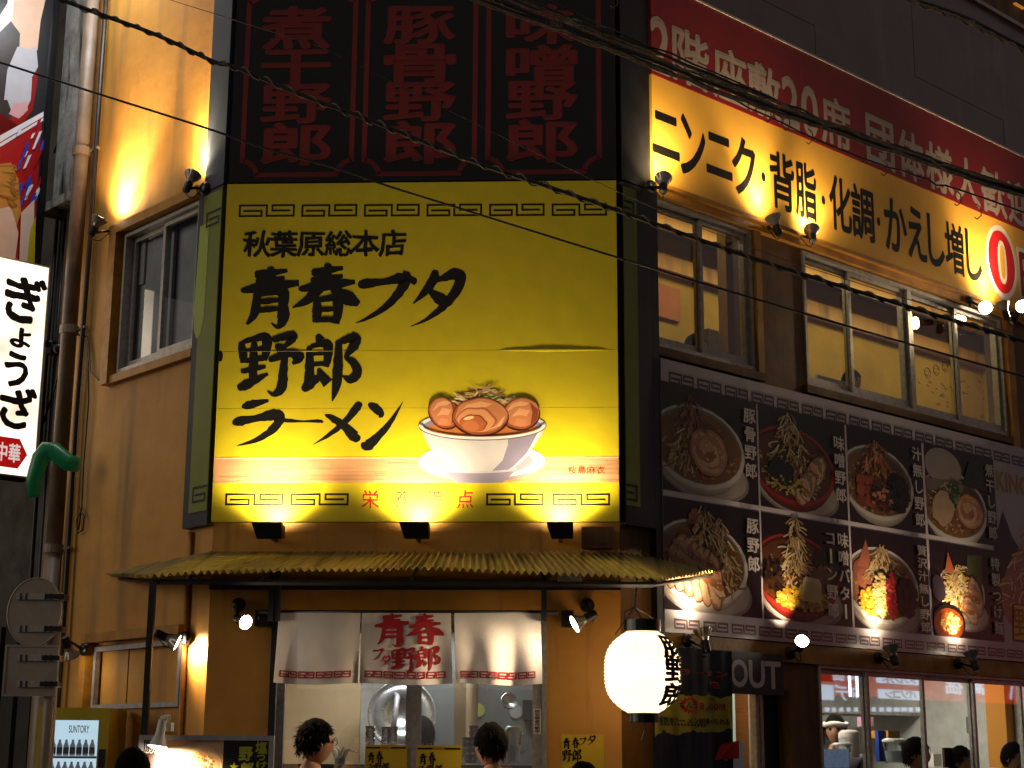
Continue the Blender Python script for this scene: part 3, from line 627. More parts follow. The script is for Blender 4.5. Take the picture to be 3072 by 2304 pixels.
# wooden counter strip and bowl picture (the drawn figure of the poster is left out)
mb = MB(); u0, u1, z0, z1 = rF(646, 1373, 1859, 1447)
A = Art(mb, s0 + .002, s1 - .002, z0, z1, pr)
A.poly([(0, 0), (1, 0), (1, 1), (0, 1)], '#b98860')
for i in range(60):
    y = rnd.random() * .9; x = rnd.random(); l = rnd.uniform(.1, .5); w = rnd.uniform(.01, .05); A.poly([(x, y), (x + l, y + .02), (x + l, y + w + .02), (x, y + w)], jit('#b07c54', .12))
A.poly([(0, .95), (1, .95), (1, 1), (0, 1)], '#dcb890')
build('counter_picture', mb, M['prn'], FF, parent=sg)
mb = MB(); u0, u1, z0, z1 = FF.rect(1257, 1165, 1640, 1450, pr); A = Art(mb, u0, u1, z0, z1, pr - .0025, clip=False)
A.ell(.5, .22, .5, .2, '#80747e'); A.ell(.5, .24, .485, .19, '#b4adb0'); A.ell(.5, .23, .4, .14, '#8d8390'); A.poly([(.2, .12), (.75, .12), (.66, .005), (.3, .005)], '#7c7284'); A.ell(.47, .15, .3, .045, '#a8a0aa')
A.poly([(.012, .6), (.05, .48), (.1, .36), (.17, .25), (.24, .17), (.3, .13), (.68, .13), (.76, .18), (.85, .29), (.92, .42), (.97, .52), (.988, .6)], '#b0a9ac')
A.poly([(.7, .56), (.97, .62), (.93, .46), (.86, .32), (.77, .2), (.7, .14), (.58, .13), (.66, .24), (.7, .4)], '#7d748a')
A.poly([(.96, .6), (.985, .6), (.86, .29), (.76, .17), (.74, .17), (.85, .32)], '#c4bfba')
A.ell(.5, .6, .5, .155, '#4c3e48'); A.ell(.5, .605, .494, .15, '#c2bcbc'); A.ell(.5, .6, .462, .118, '#7a6f82'); A.ell(.5, .575, .43, .09, '#a8602c')
A.ell(.5, .84, .2, .15, '#a87a44', wob=.15)
for i in range(260):
    x = rnd.uniform(.31, .69); y = .7 + .27 * (1 - abs(x - .5) * 3.2) * rnd.random() + .03; A.strand(x, y, rnd.uniform(-.9, .9) + (x < .5) * PI, rnd.uniform(.06, .15), rnd.uniform(.007, .014), jit(rnd.choice(['#cfae78', '#b88e56', '#dcc698', '#8a6238', '#c49c66']), .1), rnd.uniform(-1.4, 1.4))
for x, y, a in ((.42, .88, .3), (.5, .93, -.2), (.58, .86, .8), (.36, .82, .9), (.6, .8, .2)): A.strand(x, y, a, .12, .015, '#3f6a22', .6)
def slab_(cx, cy, rx, ry, rot, spiral):
    A.ell(cx, cy - .01, rx * 1.04, ry * 1.05, '#2c100a', rot); A.ell(cx, cy, rx, ry, '#8a4426', rot, wob=.06); A.ell(cx + rx * .03, cy + ry * .04, rx * .93, ry * .9, '#b57048', rot, wob=.08)
    A.poly([(cx - rx * .8, cy + ry * .1), (cx - rx * .5, cy + ry * .62), (cx, cy + ry * .8), (cx + rx * .45, cy + ry * .66), (cx + rx * .2, cy + ry * .5), (cx - rx * .3, cy + ry * .45)], '#d09468')
    if spiral:
        for q, c in ((.74, '#9a5230'), (.68, '#c68658'), (.5, '#7c3a20'), (.46, '#a85a30'), (.3, '#b5683c')):
            A.ell(cx - rx * (1 - q) * .5, cy - ry * (1 - q) * .75, rx * q, ry * q * .92, c, rot - .15, wob=.12)
        A.ell(cx - rx * .42, cy - ry * .1, rx * .2, ry * .09, '#e0b48a', .3); A.poly([(cx + rx * .2, cy - ry * .8), (cx + rx * .75, cy - ry * .5), (cx + rx * .9, cy), (cx + rx * .8, cy - ry * .1), (cx + rx * .6, cy - ry * .5)], '#d8a078')
    else:
        A.poly([(cx - rx * .5, cy - ry * .2), (cx - rx * .1, cy + ry * .35), (cx + rx * .5, cy + ry * .2), (cx + rx * .3, cy - ry * .15), (cx - rx * .1, cy - ry * .1)], '#cf9066')
        A.poly([(cx - rx * .4, cy - ry * .75), (cx - rx * .2, cy - ry * .3), (cx + rx * .3, cy - ry * .4), (cx + rx * .2, cy - ry * .8)], '#c07a50')
        A.poly([(cx + rx * .45, cy + ry * .75), (cx + rx * .62, cy + ry * .1), (cx + rx * .5, cy - ry * .75), (cx + rx * .9, cy - ry * .3), (cx + rx * .93, cy + ry * .25)], '#7c3820')
slab_(.20, .735, .115, .165, .35, False); slab_(.80, .725, .145, .165, -.2, False); slab_(.485, .70, .215, .195, -.1, True)
A.poly([(.02, .6)] + [(.5 + .494 * math.cos(t), .605 + .15 * math.sin(t)) for t in [PI * 1.0 + i * PI / 24 for i in range(25)]] + [(.5 + .462 * math.cos(t), .6 + .118 * math.sin(t)) for t in [2 * PI - i * PI / 24 for i in range(25)]], '#c8c2c2')
build('bowl_picture', mb, M['prn'], FF, parent=sg)
mb = MB(); u0, u1, z0, z1 = rF(1703, 1398, 1815, 1423); line(mb, '桜島麻衣', u0, u1, z0, z1, pr - .0025, hexc('#5c2416'), .006, 0, gap=1)
build('lettering', mb, M['prn'], FF, parent=sg, label='small dark red caption on the painted counter')
mb = MB(); u0, u1, z0, z1 = rF(667, 1052, 677, 1085); A = Art(mb, u0 - .03, u1, z0, z1, pr, False); A.ell(.35, .5, .3, .5, BK); build('ink_dot', mb, M['prn'], FF, parent=sg)
mb = MB(); zc = FF.at(1700, 1050, pr)[1]
for xa, xb, hh in ((1500, 1858, .5), (715, 1100, .2)):
    ua, ub = FF.at(xa, 1050, pr)[0], min(2.51, FF.at(xb, 1050, pr)[0]); n = 16; vs = []
    for i in range(n + 1):
        t = i / n; q = hh * math.sin(PI * min(1, t * 1.05 + .02)) ** .6 * (1 + .3 * noise.noise((t * 6, hh, 0))); u = ua + (ub - ua) * t; vs += [(u, S_Y - .0115, zc + .03 * q), (u, S_Y - .012 - .012 * q, zc + .002), (u, S_Y - .0115, zc - .022 * q)]
    mb.add(vs, [(3 * i + j, 3 * i + j + 3, 3 * i + j + 4, 3 * i + j + 1) for i in range(n) for j in (0, 1)], hexc(YEL))
build('creased_seam', mb, M['prn'], FF, parent=sg, kind='stuff', smooth=True)
# side returns of the corner sign
def sret(fr, a, b, nm, dark, inner):
    mb = MB(); mb.box(a, b, -.05, -.002, 3.0, 5.225); p = build(nm, mb, M[dark], fr, parent=sg)
    return p
ol = '#767f28'
sret(FL_, -.29, -.0, 'left_return', 'navy', 0)
mb = MB(); lo, hi = -.215, 0.0
mb.box(lo, hi, -.056, -.05, 3.09, 5.20, hexc(ol)); build('left_return_face', mb, M['prn'], FL_, parent=sg)
mb = MB()
for zc in (3.2, 5.02): meander(mb, lo + .04, lo + .40, zc - .055, zc + .055, -.058, BK, .016, clip=(lo, -.002))
pts = [(-.25 + .075 * math.cos(t) + .03, 4.34 + .1 * math.sin(t)) for t in [PI + i * PI / 10 for i in range(11)]]
build('meander_border', mb, M['prn'], FL_, parent=sg, kind='stuff')
mb = MB(); mb.poly([(-.25, 5.0), (-.262, 4.7), (-.275, 4.42), (-.262, 4.3), (-.225, 4.23), (-.18, 4.25), (-.145, 4.36), (-.14, 4.7), (-.14, 5.0)], -.0575, hexc('#9fae4a')); build('pale_shape', mb, M['prn'], FL_, parent=sg)
sret(FR, .0, .27, 'right_return', 'navy', 0)
mb = MB(); mb.box(0, .125, -.056, -.05, 3.12, 5.19, hexc(ol)); build('right_return_face', mb, M['prn'], FR, parent=sg)
mb = MB()
for zc in (3.2, 5.05): meander(mb, -.26, .1, zc - .055, zc + .055, -.058, BK, .016, clip=(.002, .125))
build('meander_border', mb, M['prn'], FR, parent=sg, kind='stuff')
# black upper sign
us = thing('black_upper_sign', 'black sign with three red framed columns of characters above the yellow sign', 'sign', FF, (1.26, -.05, 5.24))
mb = MB(); mb.box(0, 2.515, -.05, -.002, 5.235, 9); build('board', mb, M['blackpanel'], FF, parent=us)
mb = MB(); mb.box(-.23, -.0, -.05, -.002, 5.235, 9); build('left_side', mb, mat('lit_black_side', '#39404e', .5, col2='#2c323e', scale=3), FL_, parent=us)  # black side given a bluish grey tone for the cool light on it
mb = MB(); mb.box(.0, .27, -.05, -.002, 5.235, 9); build('right_side', mb, M['black'], FR, parent=us)
CR2 = hexc('#74201f'); pb = -.0525
def cart(mb, u0, u1, z0, z1, t=.033, r=.1):
    path = []
    for cx, cz, a0 in ((u0, z0, 0), (u1, z0, 90), (u1, z1, 180), (u0, z1, 270)):
        arc = [(cx + r * math.cos(math.radians(a0 + 90 * (1 - i / 8))), cz + r * math.sin(math.radians(a0 + 90 * (1 - i / 8)))) for i in range(9)]
        path += arc
    inner = []; n = len(path); c = ((u0 + u1) / 2, (z0 + z1) / 2)
    for i, p in enumerate(path):
        a = Vector(path[i - 1]); b = Vector(path[(i + 1) % n]); d = (b - a).normalized(); nx = Vector((-d.y, d.x)); q = Vector(p) + nx * t; inner.append(tuple(q))
    for i in range(n):
        j = (i + 1) % n; mb.add([(path[i][0], pb, path[i][1]), (path[j][0], pb, path[j][1]), (inner[j][0], pb, inner[j][1]), (inner[i][0], pb, inner[i][1])], [(0, 1, 2, 3)], CR2)
for k, (xa, xb, yb, txt) in enumerate(((717, 1060, 533, '煮干野郎'), (1083, 1430, 530, '豚骨野郎'), (1455, 1806, 525, '味噌野郎'))):
    a = FF.at(xa, yb, pb); b = FF.at(xb, yb, pb); mb = MB(); cart(mb, a[0], b[0], a[1], 6.62); build('red_frame', mb, M['prn'], FF, parent=us)
    mb = MB(); cx0 = (785, 1152, 1518)[k]; cx1 = (992, 1368, 1733)[k]
    ys = ((20, 148), (150, 253), (253, 370), (368, 497)) if k == 0 else ((18, 132), (133, 248), (247, 364), (362, 492)) if k == 1 else ((14, 132), (135, 245), (243, 360), (358, 488))
    for ch, (ya, yc) in zip(txt, ys):
        u0, u1, z0, z1 = FF.rect(cx0, ya, cx1, yc, pb); mb = MB(); put(mb, ch, u0, u1, z0, z1, pb - .0003, CR2, .04); build('character', mb, M['prn'], FF, parent=us)
# ------------------------------------------------------------------ facade fascia signs
fy = -.07
fas = thing('yellow_fascia_sign', 'long yellow sign with black characters over the upper windows', 'sign', FR, (2.5, fy, 5.29))
mb = MB(); mb.box(.272, 9, fy, -.002, 5.292, 6.045); build('board', mb, mat('orange_yellow_sheet', '#dca840', .42, col2='#d09a36', scale=2, bump=.06, bscale=3), FR, parent=fas)
def rR(x0, y0, x1, y1, off): return FR.rect(x0, y0, x1, y1, off)
mb = MB(); py = fy - .0006; T = [('ニ', 1958, 2040), ('ン', 2042, 2118), ('ニ', 2120, 2198), ('ク', 2198, 2269), ('・', 2285, 2298), ('背', 2311, 2386), ('脂', 2387, 2452), ('・', 2466, 2477), ('化', 2489, 2556), ('調', 2556, 2624), ('・', 2632, 2642), ('か', 2655, 2722), ('え', 2724, 2780), ('し', 2785, 2834), ('増', 2836, 2893), ('し', 2899, 2946)]
zt = FR.at(2345, 460, py)[1]; zb = FR.at(2385, 645, py)[1]
for ch, x0, x1 in T:
    ya = 400 + (x0 - 1958) * .34; u0 = U(FR, x0, ya + 60, py); u1 = U(FR, x1, ya + 60 + (x1 - x0) * .34, py)
    a, b = zb, zt
    if ch == 'ニ': a, b = zb + .075, zt - .055
    if ch == '・': c = (zt + zb) / 2 - .02; a, b = c - .036, c + .036
    mb = MB(); put(mb, ch, u0, u1, a, b, py, BK, .03); build('character', mb, M['prn'], FR, parent=fas)
mb = MB(); c0 = rR(2951, 683, 3058, 893, py); uc = (c0[0] + c0[1]) / 2; zc = FR.at(3004, 786, py)[1]; ru = (c0[1] - c0[0]) / 2 - .005; rz = .325
for k, (q, col) in enumerate(((1.0, '#d8cdc4'), (.84, '#b8161c'))):
    mb.poly([(uc + ru * q * math.cos(t) , zc + rz * q * math.sin(t)) for t in [i * PI / 24 for i in range(48)]], py - .001 * k, hexc(col))
for k, (a, b, col) in enumerate(((.07, .19, '#d8cdc4'), (.035, .15, '#d69a2c'))):
    mb.poly([(uc + .01 + a * math.copysign(abs(math.cos(t)) ** .7, math.cos(t)), zc + b * math.sin(t)) for t in [i * PI / 20 for i in range(40)]], py - .002 - .001 * k, hexc(col))
u0 = U(FR, 3060, 900, py); mb.box(u0, u0 + .4, py - .0005, py, zc - .28, zc + .2, hexc('#d8cdc4')); put(mb, '円', u0 + .03, u0 + .37, zc - .24, zc + .16, py - .002, hexc('#8c1416'), .04)
build('red_numeral', mb, M['prn'], FR, parent=fas)
rs = thing('red_fascia_sign', 'dark red sign with pale characters along the top of the facade', 'sign', FR, (2.5, fy, 6.05))
mb = MB(); mb.box(.272, 9, fy - .004, .2, 6.047, 6.735); build('board', mb, mat('red_sheet', '#7a1218', .45, col2='#6c0f14', scale=2, bump=.06, bscale=3), FR, parent=rs)
mb = MB(); mb.box(.272, 9, fy - .012, .2, 6.735, 6.75); build('edge_trim', mb, M['alu'], FR, parent=rs)
mb = MB(); ry_ = fy - .0045; zt = FR.at(1958, 42, ry_)[1]; zb = FR.at(2022, 238, ry_)[1]; WH = hexc('#9e9088')
for ch, x0, x1 in [('2', 1951, 2010), ('階', 2017, 2128), ('座', 2137, 2241), ('敷', 2243, 2343), ('2', 2346, 2397), ('0', 2403, 2455), ('席', 2463, 2552), ('団', 2598, 2682), ('体', 2692, 2771), ('様', 2776, 2859), ('大', 2862, 2938), ('歓', 2941, 3018), ('迎', 3021, 3090)]:
    ya = 130 + (x0 - 1951) * .42; u0 = U(FR, x0, ya, ry_); u1 = U(FR, x1, ya + (x1 - x0) * .42, ry_); mb = MB(); put(mb, ch, u0, u1, zb, zt, ry_, WH, .034); build('character', mb, M['prn'], FR, parent=rs)
# ------------------------------------------------------------------ menu board
my = -.055
mn = thing('menu_board', 'long white menu board with eight photographs of ramen bowls under the upper windows', 'sign', FR, (2.5, my, 2.36))
mb = MB(); mb.box(.335, 7.5, my, -.002, 2.365, 4.108, hexc('#aea4a8')); build('board', mb, M['prg'], FR, parent=mn)
mb = MB(); k = 0; u = .412
zt0, zt1 = FR.at(2000, 1115, my - .002)[1] - .005, 4.06
zt0 = FR.at(1992, 1146, my)[1]; zt1 = FR.at(1992, 1110, my)[1]
while u < 7: meander(mb, u, u + .238, zt0, zt1, my - .0012, hexc('#3a2a2c'), .015); u += .278
zb0 = FR.at(2001, 1884, my)[1]; zb1 = FR.at(2001, 1853, my)[1]; u = .42
while u < 7: meander(mb, u, u + .238, zb0, zb1, my - .0012, hexc('#5a4440'), .014); u += .278
build('meander_border', mb, M['prg'], FR, parent=mn, kind='stuff')
cols = [U(FR, 1987, 1400, my), U(FR, 2273, 1400, my), U(FR, 2281, 1480, my), U(FR, 2541, 1480, my), U(FR, 2549, 1520, my), U(FR, 2773, 1520, my), U(FR, 2783, 1560, my), U(FR, 2990, 1560, my)]
rows = [(3.255, 3.96), (2.505, 3.215)]
KD = [['tonkotsu', 'miso', 'shiru', 'nibo'], ['buta', 'corn', 'zeitaku', 'tsuke']]
TX = [[['豚骨野郎'], ['味噌野郎'], ['汁無し野郎'], ['煮干し野郎']], [['豚野郎'], ['味噌バタｰ', 'コｰン野郎'], ['贅沢汁無し野郎'], ['特製つけ麺']]]
for r in range(2):
    for c in range(4):
        u0, u1 = cols[2 * c], cols[2 * c + 1]; z0, z1 = rows[r]; mb = MB()
        A = Art(mb, u0, u1, z0, z1, my - .0015); dish(A, KD[r][c]); build('dish_photo', mb, M['prg'], FR, parent=mn)
        mb = MB(); w = (u1 - u0)
        yy = my - .02
        for k, t in enumerate(TX[r][c]):
            n = len(t); h = min(.125 * n, (z1 - z0) * .93); a = u1 - w * .165 - k * w * .15; b = a + w * .135; ztop = z1 - .045 - (.05 if (r, c) == (0, 1) else 0)
            if (r, c) == (0, 0): h = .5
            if n == 3: h = .38
            mb2 = MB()
            for i, ch in enumerate(t):
                hh = h / n; zb_ = ztop - (i + 1) * hh
                if ch == 'ｰ': mb.box((a + b) / 2 - .012, (a + b) / 2 + .012, yy - .0005, yy, zb_ + hh * .1, zb_ + hh * .9, hexc('#d8cec8'))
                else: put(mb, ch, a, b, zb_ + hh * .05, zb_ + hh * .95, yy, hexc('#b8aea8'), .034, .04, em=True)
        for i, v in enumerate(mb.v): mb.v[i] = (v[0], my - .0015 - .016 + (v[1] - yy), v[2])
        build('dish_name', mb, M['prg'], FR, parent=mn)
# right hand end of the board: KING and a heaped bowl
mb = MB(); u0 = cols[7] + .03; put(mb, 'KING', u0, u0 + .5, FR.at(3000, 1474, my)[1] , FR.at(2995, 1412, my)[1], my - .0016, hexc('#a8741c'), .03)
A = Art(mb, u0 - .1, u0 + 1.3, 2.5, 3.55, my - .002, True); A.poly([(.0, .72), (.12, 1), (.2, .82), (.3, .7), (.2, .3), (.05, .2), (.0, .3)], '#15110e')
for k in range(7): A.ell(.3 + .04 * (k % 3), .35 + k * .03, .24 - .015 * k, .3 - .02 * k, jit('#a86a4c', .2), wob=.3)
sprouts(A, .42, .25, .95, .34, 160, cols=('#c9906a', '#d9a880', '#b8785a', '#e0b898'))
A.poly([(.14, .02), (.16, .3), (.7, .32), (.7, .02)], '#15110e'); A.poly([(.15, .035), (.17, .29), (.7, .31), (.7, .03)], '#e8a818')
A2 = A.y - A.k * .000022 - .001
put(mb, '野', u0 + .12, u0 + .42, 2.55, 2.78, A2, hexc('#8a5c08'), .01); build('bowl_photo', mb, M['prg'], FR, parent=mn)
# OUT sign
os_ = thing('out_sign', 'dark sign reading OUT in white letters over the doorway', 'sign', FR, (1.3, -.1, 1.9))
a = rR(2187, 1960, 2352, 2085, -.1); mb = MB(); mb.box(.4, a[1], -.1, -.04, FR.at(2270, 2083, -.1)[1], FR.at(2270, 1958, -.1)[1]); build('board', mb, mat('slate_sheet', '#26272e', .5, col2='#1d1e24'), FR, parent=os_)
mb = MB()
for ch, x0, x1 in (('O', 2192, 2244), ('U', 2247, 2295), ('T', 2296, 2343)):
    u0 = U(FR, x0, 2020, -.102); u1 = U(FR, x1, 2020, -.102); z1 = FR.at(2270, 1981, -.102)[1]; z0 = FR.at(2270, 2065, -.102)[1]; mb = MB(); put(mb, ch, u0, u1, z0, z1, -.1005, hexc('#c8bfbc'), .035); build('letter', mb, M['prn'], FR, parent=os_)
# hanging cloth banner in front of the doorway
by = -.16
bn = thing('cloth_banner', 'dark blue hanging cloth banner with a torn yellow band and red price lettering', 'banner', FR, (.7, by, 1.9))
B0 = FR.rect(1958, 1948, 2196, 2100, by)
def sway(p): return (p[0], p[1] + .012 * math.sin(p[0] * 16 + p[2] * 1.5) + .006 * math.sin(p[0] * 41), p[2])
bu0, bu1 = B0[0] - .02, B0[1]; bz1 = FR.at(2070, 1945, by)[1]; bz0 = .7
mb = MB(); n = 36; vs = [sway((bu0 + (bu1 - bu0) * i / n, by, bz0 + (bz1 - bz0) * j / 12)) for j in range(13) for i in range(n + 1)]
mb.add(vs, [(j * (n + 1) + i, j * (n + 1) + i + 1, (j + 1) * (n + 1) + i + 1, (j + 1) * (n + 1) + i) for j in range(12) for i in range(n)])
build('cloth', mb, mat('navy_cloth', '#1b2233', .9, col2='#0c0f18', scale=5, stretch=(6, 6, 1)), FR, parent=bn, smooth=True)
def BP(x, y): return FR.at(x, y, by)
mb = MB(); ztop = BP(2100, 2087)[1]; zbot = BP(2100, 2207)[1]; n = 60; vs = []
for i in range(n + 1):
    u = bu0 + .01 + (bu1 - bu0 - .015) * i / n; k1 = noise.noise((u * 9, 0, 1)) * .02 + noise.noise((u * 34, 0, 1)) * .012; k2 = noise.noise((u * 8, 4, 1)) * .03 + noise.noise((u * 30, 7, 1)) * .014
    vs += [sway((u, by - .004, zbot + k2 + .05 * (u - bu0))), sway((u, by - .004, ztop + k1))]
mb.add(vs, [(2 * i, 2 * i + 2, 2 * i + 3, 2 * i + 1) for i in range(n)], hexc('#8f8430'))
build('yellow_band', mb, M['prf'], FR, parent=bn, smooth=True)
def st(y, x0, y0, x1, y1): a = BP(x0, y0); b = BP(x1, y1); return a[0], b[0], b[1], a[1]
mb = MB(); f2 = lambda p: sway(p)
u0, u1, z0, z1 = st(0, 2040, 2088, 2092, 2143); cx, cz = (u0 + u1) / 2, (z0 + z1) / 2
mb.add([sway((cx + (cx - u0) * (1.0 if i % 2 else .78) * math.cos(i * PI / 16), by - .007, cz + (z1 - cz) * (1.0 if i % 2 else .78) * math.sin(i * PI / 16))) for i in range(32)], [tuple(range(32))], hexc('#9c2018'))
u0, u1, z0, z1 = st(0, 2040, 2103, 2085, 2127); line(mb, 'なんと', u0, u1, z0, z1, by - .010, BK, .02, fn=f2)
u0, u1, z0, z1 = st(0, 2092, 2108, 2180, 2132); 
for i, ch in enumerate('8,600円!'):
    w = (u1 - u0) / 7; put(mb, ch, u0 + i * w + (.3 * w if ch == ',' else .04 * w), u0 + (i + (.6 if ch in ',!' else .92)) * w, z0 - (.005 if ch == ',' else 0), z1 if ch != ',' else z0 + .012, by - .010, hexc('#7c2420'), .03, fn=f2)
u0, u1, z0, z1 = st(0, 1968, 2149, 2190, 2176); line(mb, '豚野郎ラーメンが食べられる', u0, u1, z0, z1, by - .010, BK, .03, fn=f2)
u0, u1, z0, z1 = st(0, 2122, 2090, 2150, 2105); line(mb, '税込', u0, u1, z0, z1, by - .010, hexc('#6a2420'), .02, fn=f2)
u0, u1, z0, z1 = st(0, 2045, 2004, 2182, 2036); line(mb, 'ラーメン', u0 - .05, u1, z0, z1, by - .010, hexc('#8a3430'), .05, .06, fn=f2)
u0, u1, z0, z1 = st(0, 2125, 2040, 2160, 2068); line(mb, '生', u0, u1, z0, z1, by - .010, hexc('#8a3430'), .05, .06, fn=f2)
for i in range(14):
    u = bu0 + .06 + i * .03; mb.box(u, u + .018, by - .021, by - .019, zbot + .055, zbot + .068, hexc('#403810'))
a = BP(2150, 2250); mb.add([sway(p) for p in ((a[0] - .02, by - .01, a[1] - .06), (a[0] + .19, by - .01, a[1] - .05), (a[0] + .19, by - .01, a[1] + .06), (a[0] + .03, by - .01, a[1] + .03))], [(0, 1, 2, 3)], hexc('#9c1818'))
a = BP(2172, 2262); put(mb, '!', a[0], a[0] + .025, a[1] - .04, a[1] + .05, by - .014, hexc('#c8b8b0'), .03, fn=f2)
build('lettering', mb, M['prf'], FR, parent=bn)

# ------------------------------------------------------------------ awning
AO = -.62
aw = thing('awning', 'faded yellow corrugated awning sagging over the shop window below the yellow sign', 'awning', FF, (1.26, -.3, 2.6))
zA = 2.828; al = FF.at(441, 1729, AO); ar = FF.at(1976, 1738, AO)
def corr(fr, T0, T1, B0, B1, n, nm, amp=.012, sub=8):
    """sheet between a top edge T0-T1 and a bottom edge B0-B1 with n ridges running down the slope"""
    mb = MB(); N = n * sub; R_ = 5; vs = []; T0, T1, B0, B1 = map(Vector, (T0, T1, B0, B1))
    for j in range(R_ + 1):
        for i in range(N + 1):
            s = i / N; t = j / R_; p = (T0.lerp(T1, s)).lerp(B0.lerp(B1, s), t)
            ph = 2 * PI * i / sub; a = amp * min(1, (B0.lerp(B1, s) - T0.lerp(T1, s)).length / .15)
            wv = .014 * noise.noise((s * 6, t * .8, 3 + n)) * t
            lift = .05 * (1 - abs(2 * s - 1) ** 2.2) * t if n > 50 else 0
            vs.append((p.x, p.y, p.z + lift + a * math.cos(ph) + wv ))
    mb.add(vs, [(j * (N + 1) + i, j * (N + 1) + i + 1, (j + 1) * (N + 1) + i + 1, (j + 1) * (N + 1) + i) for j in range(R_) for i in range(N)])
    me = build(nm, mb, M['awn'], fr, parent=aw, smooth=True); return me
corr(FF, (0, -.01, zA), (2.52, -.01, zA), (al[0], AO, al[1]), (ar[0], AO, ar[1]), 66, 'front_sheet')
def conv(fr, u, y, z): w = FF.M.inverted() @ fr.w(u, y, z); return (w.x, w.y, w.z)
tl = conv(FL_, -1.33, -.02, 2.80); tr = conv(FR, .9, -.06, 2.79)
corr(FF, tl, (0, -.01, zA), tl, (al[0], AO, al[1]), 26, 'left_sheet')
corr(FF, (2.52, -.01, zA), tr, (ar[0], AO, ar[1]), tr, 20, 'right_sheet')
mb = MB(); dz = .028
mb.tube([(al[0] + .03, AO + .03, al[1] - dz), (ar[0] - .03, AO + .03, ar[1] - dz)], .016, 4); mb.tube([(al[0] + .05, AO + .05, al[1] - dz), (tl[0] + .1, tl[1] - .02, tl[2] - .03)], .012, 4); mb.tube([(ar[0] - .04, AO + .05, ar[1] - dz), (tr[0] - .06, tr[1] - .02, tr[2] - .03)], .012, 4)
mb.box(0, 2.52, -.04, -.002, 2.60, 2.66)
for u in (.05, .42, 1.3, 2.1, 2.48): mb.tube([(u, -.02, 2.80), (u, AO + .04, al[1] - dz + .004)], .01, 4)
build('frame', mb, M['black'], FF, parent=aw)
mb = MB(); x = FF.at(455, 1760, AO)[0]; mb.box(x - .018, x + .018, AO + .01, AO + .045, 0, al[1] - .03); build('post', mb, M['black'], FF, parent=aw)
x = FF.at(831, 1800, -.33)[0]; mb = MB(); mb.box(x - .045, x - .015, -.36, -.31, FF.at(831, 1863, -.33)[1], 2.69); mb.box(x - .014, x + .02, -.35, -.31, FF.at(831, 1863, -.33)[1], 2.69); build('rod_hanger', mb, M['black'], FF, parent=aw)
x2 = FF.at(1632, 1800, -.33)[0]; mb = MB(); mb.box(x2 - .016, x2 + .016, -.35, -.31, FF.at(1632, 1864, -.33)[1], 2.69); build('rod_hanger', mb, M['black'], FF, parent=aw)
mb = MB(); xx = FF.at(822, 2000, -.1)[0]; mb.box(xx - .02, xx + .02, -.12, -.08, 0, 2.58); build('post', mb, M['black'], FF, parent=aw)
# ------------------------------------------------------------------ noren curtain
NY = -.30
nr = thing('noren_curtain', 'white three panel shop curtain with red brush characters hanging under the awning', 'curtain', FF, (1.2, NY, 2.4))
def NP(x, y): return FF.at(x, y, NY)
nz1 = NP(1200, 1838)[1]
def nsway(p):
    u, y, z = p; d = (nz1 - z) / .42
    f = .020 * d * math.sin(u * 13 + 1) + .012 * d * math.sin(u * 29 + z * 2) + .007 * d * noise.noise((u * 9, z * 7, 3)) + .02 * d * d
    e = 0
    if u < n_l + .12: e = -(n_l + .12 - u) * .55 * d
    if u > n_r - .16: e = -(u - n_r + .16) * .5 * d * 1
    return (u + (.012 * d * (1 if u > 1.2 else -1)), y + f + e, z - .006 * math.sin(u * 11) * d)
n_l, n_r = NP(835, 1900)[0], NP(1622, 1900)[0]
pans = [(NP(835, 1900)[0], NP(1080, 1900)[0]), (NP(1085, 1900)[0], NP(1352, 1900)[0]), (NP(1362, 1900)[0], NP(1622, 1900)[0])]
RED = hexc('#9c141c'); nb = NP(1200, 2052)[1]
mb = MB(); mb.tube([(n_l - .12, NY + .01, nz1 + .004), (n_r + .1, NY + .01, nz1 + .004)], .012, 10); build('rod', mb, M['black'], FF, parent=nr, smooth=True)
for k, (a, b) in enumerate(pans):
    mb = MB(); n = 40; m_ = 16
    vs = [nsway((a + (b - a) * i / n, NY, nz1 - (nz1 - nb) * j / m_)) for j in range(m_ + 1) for i in range(n + 1)]
    mb.add(vs, [(j * (n + 1) + i, j * (n + 1) + i + 1, (j + 1) * (n + 1) + i + 1, (j + 1) * (n + 1) + i) for j in range(m_) for i in range(n)])
    build('panel', mb, M['cloth'], FF, parent=nr, smooth=True)
    mb = MB(); fn = lambda p: nsway(p)
    w = (b - a - .06) / 4; zc0, zc1 = nb + .035, nb + .075
    for q in range(4): meander(mb, a + .03 + q * w, a + .03 + q * w + w * .9, zc0, zc1, NY - .004, RED, .007, fn=fn)
    if k == 1:
        for ch, x0, y0, x1, y1 in (('青', 1120, 1828, 1228, 1938), ('春', 1214, 1834, 1330, 1936), ('ブ', 1120, 1944, 1156, 1982), ('タ', 1142, 1966, 1174, 2000), ('野', 1176, 1943, 1248, 2012), ('郎', 1243, 1938, 1314, 2008)):
            p0 = NP(x0, y0); p1 = NP(x1, y1); brush(mb, ch, p0[0], p1[0], p1[1], min(p0[1], nz1 - .004), NY - .004, RED, fn=fn)
    build('red_print', mb, M['prf'], FF, parent=nr)
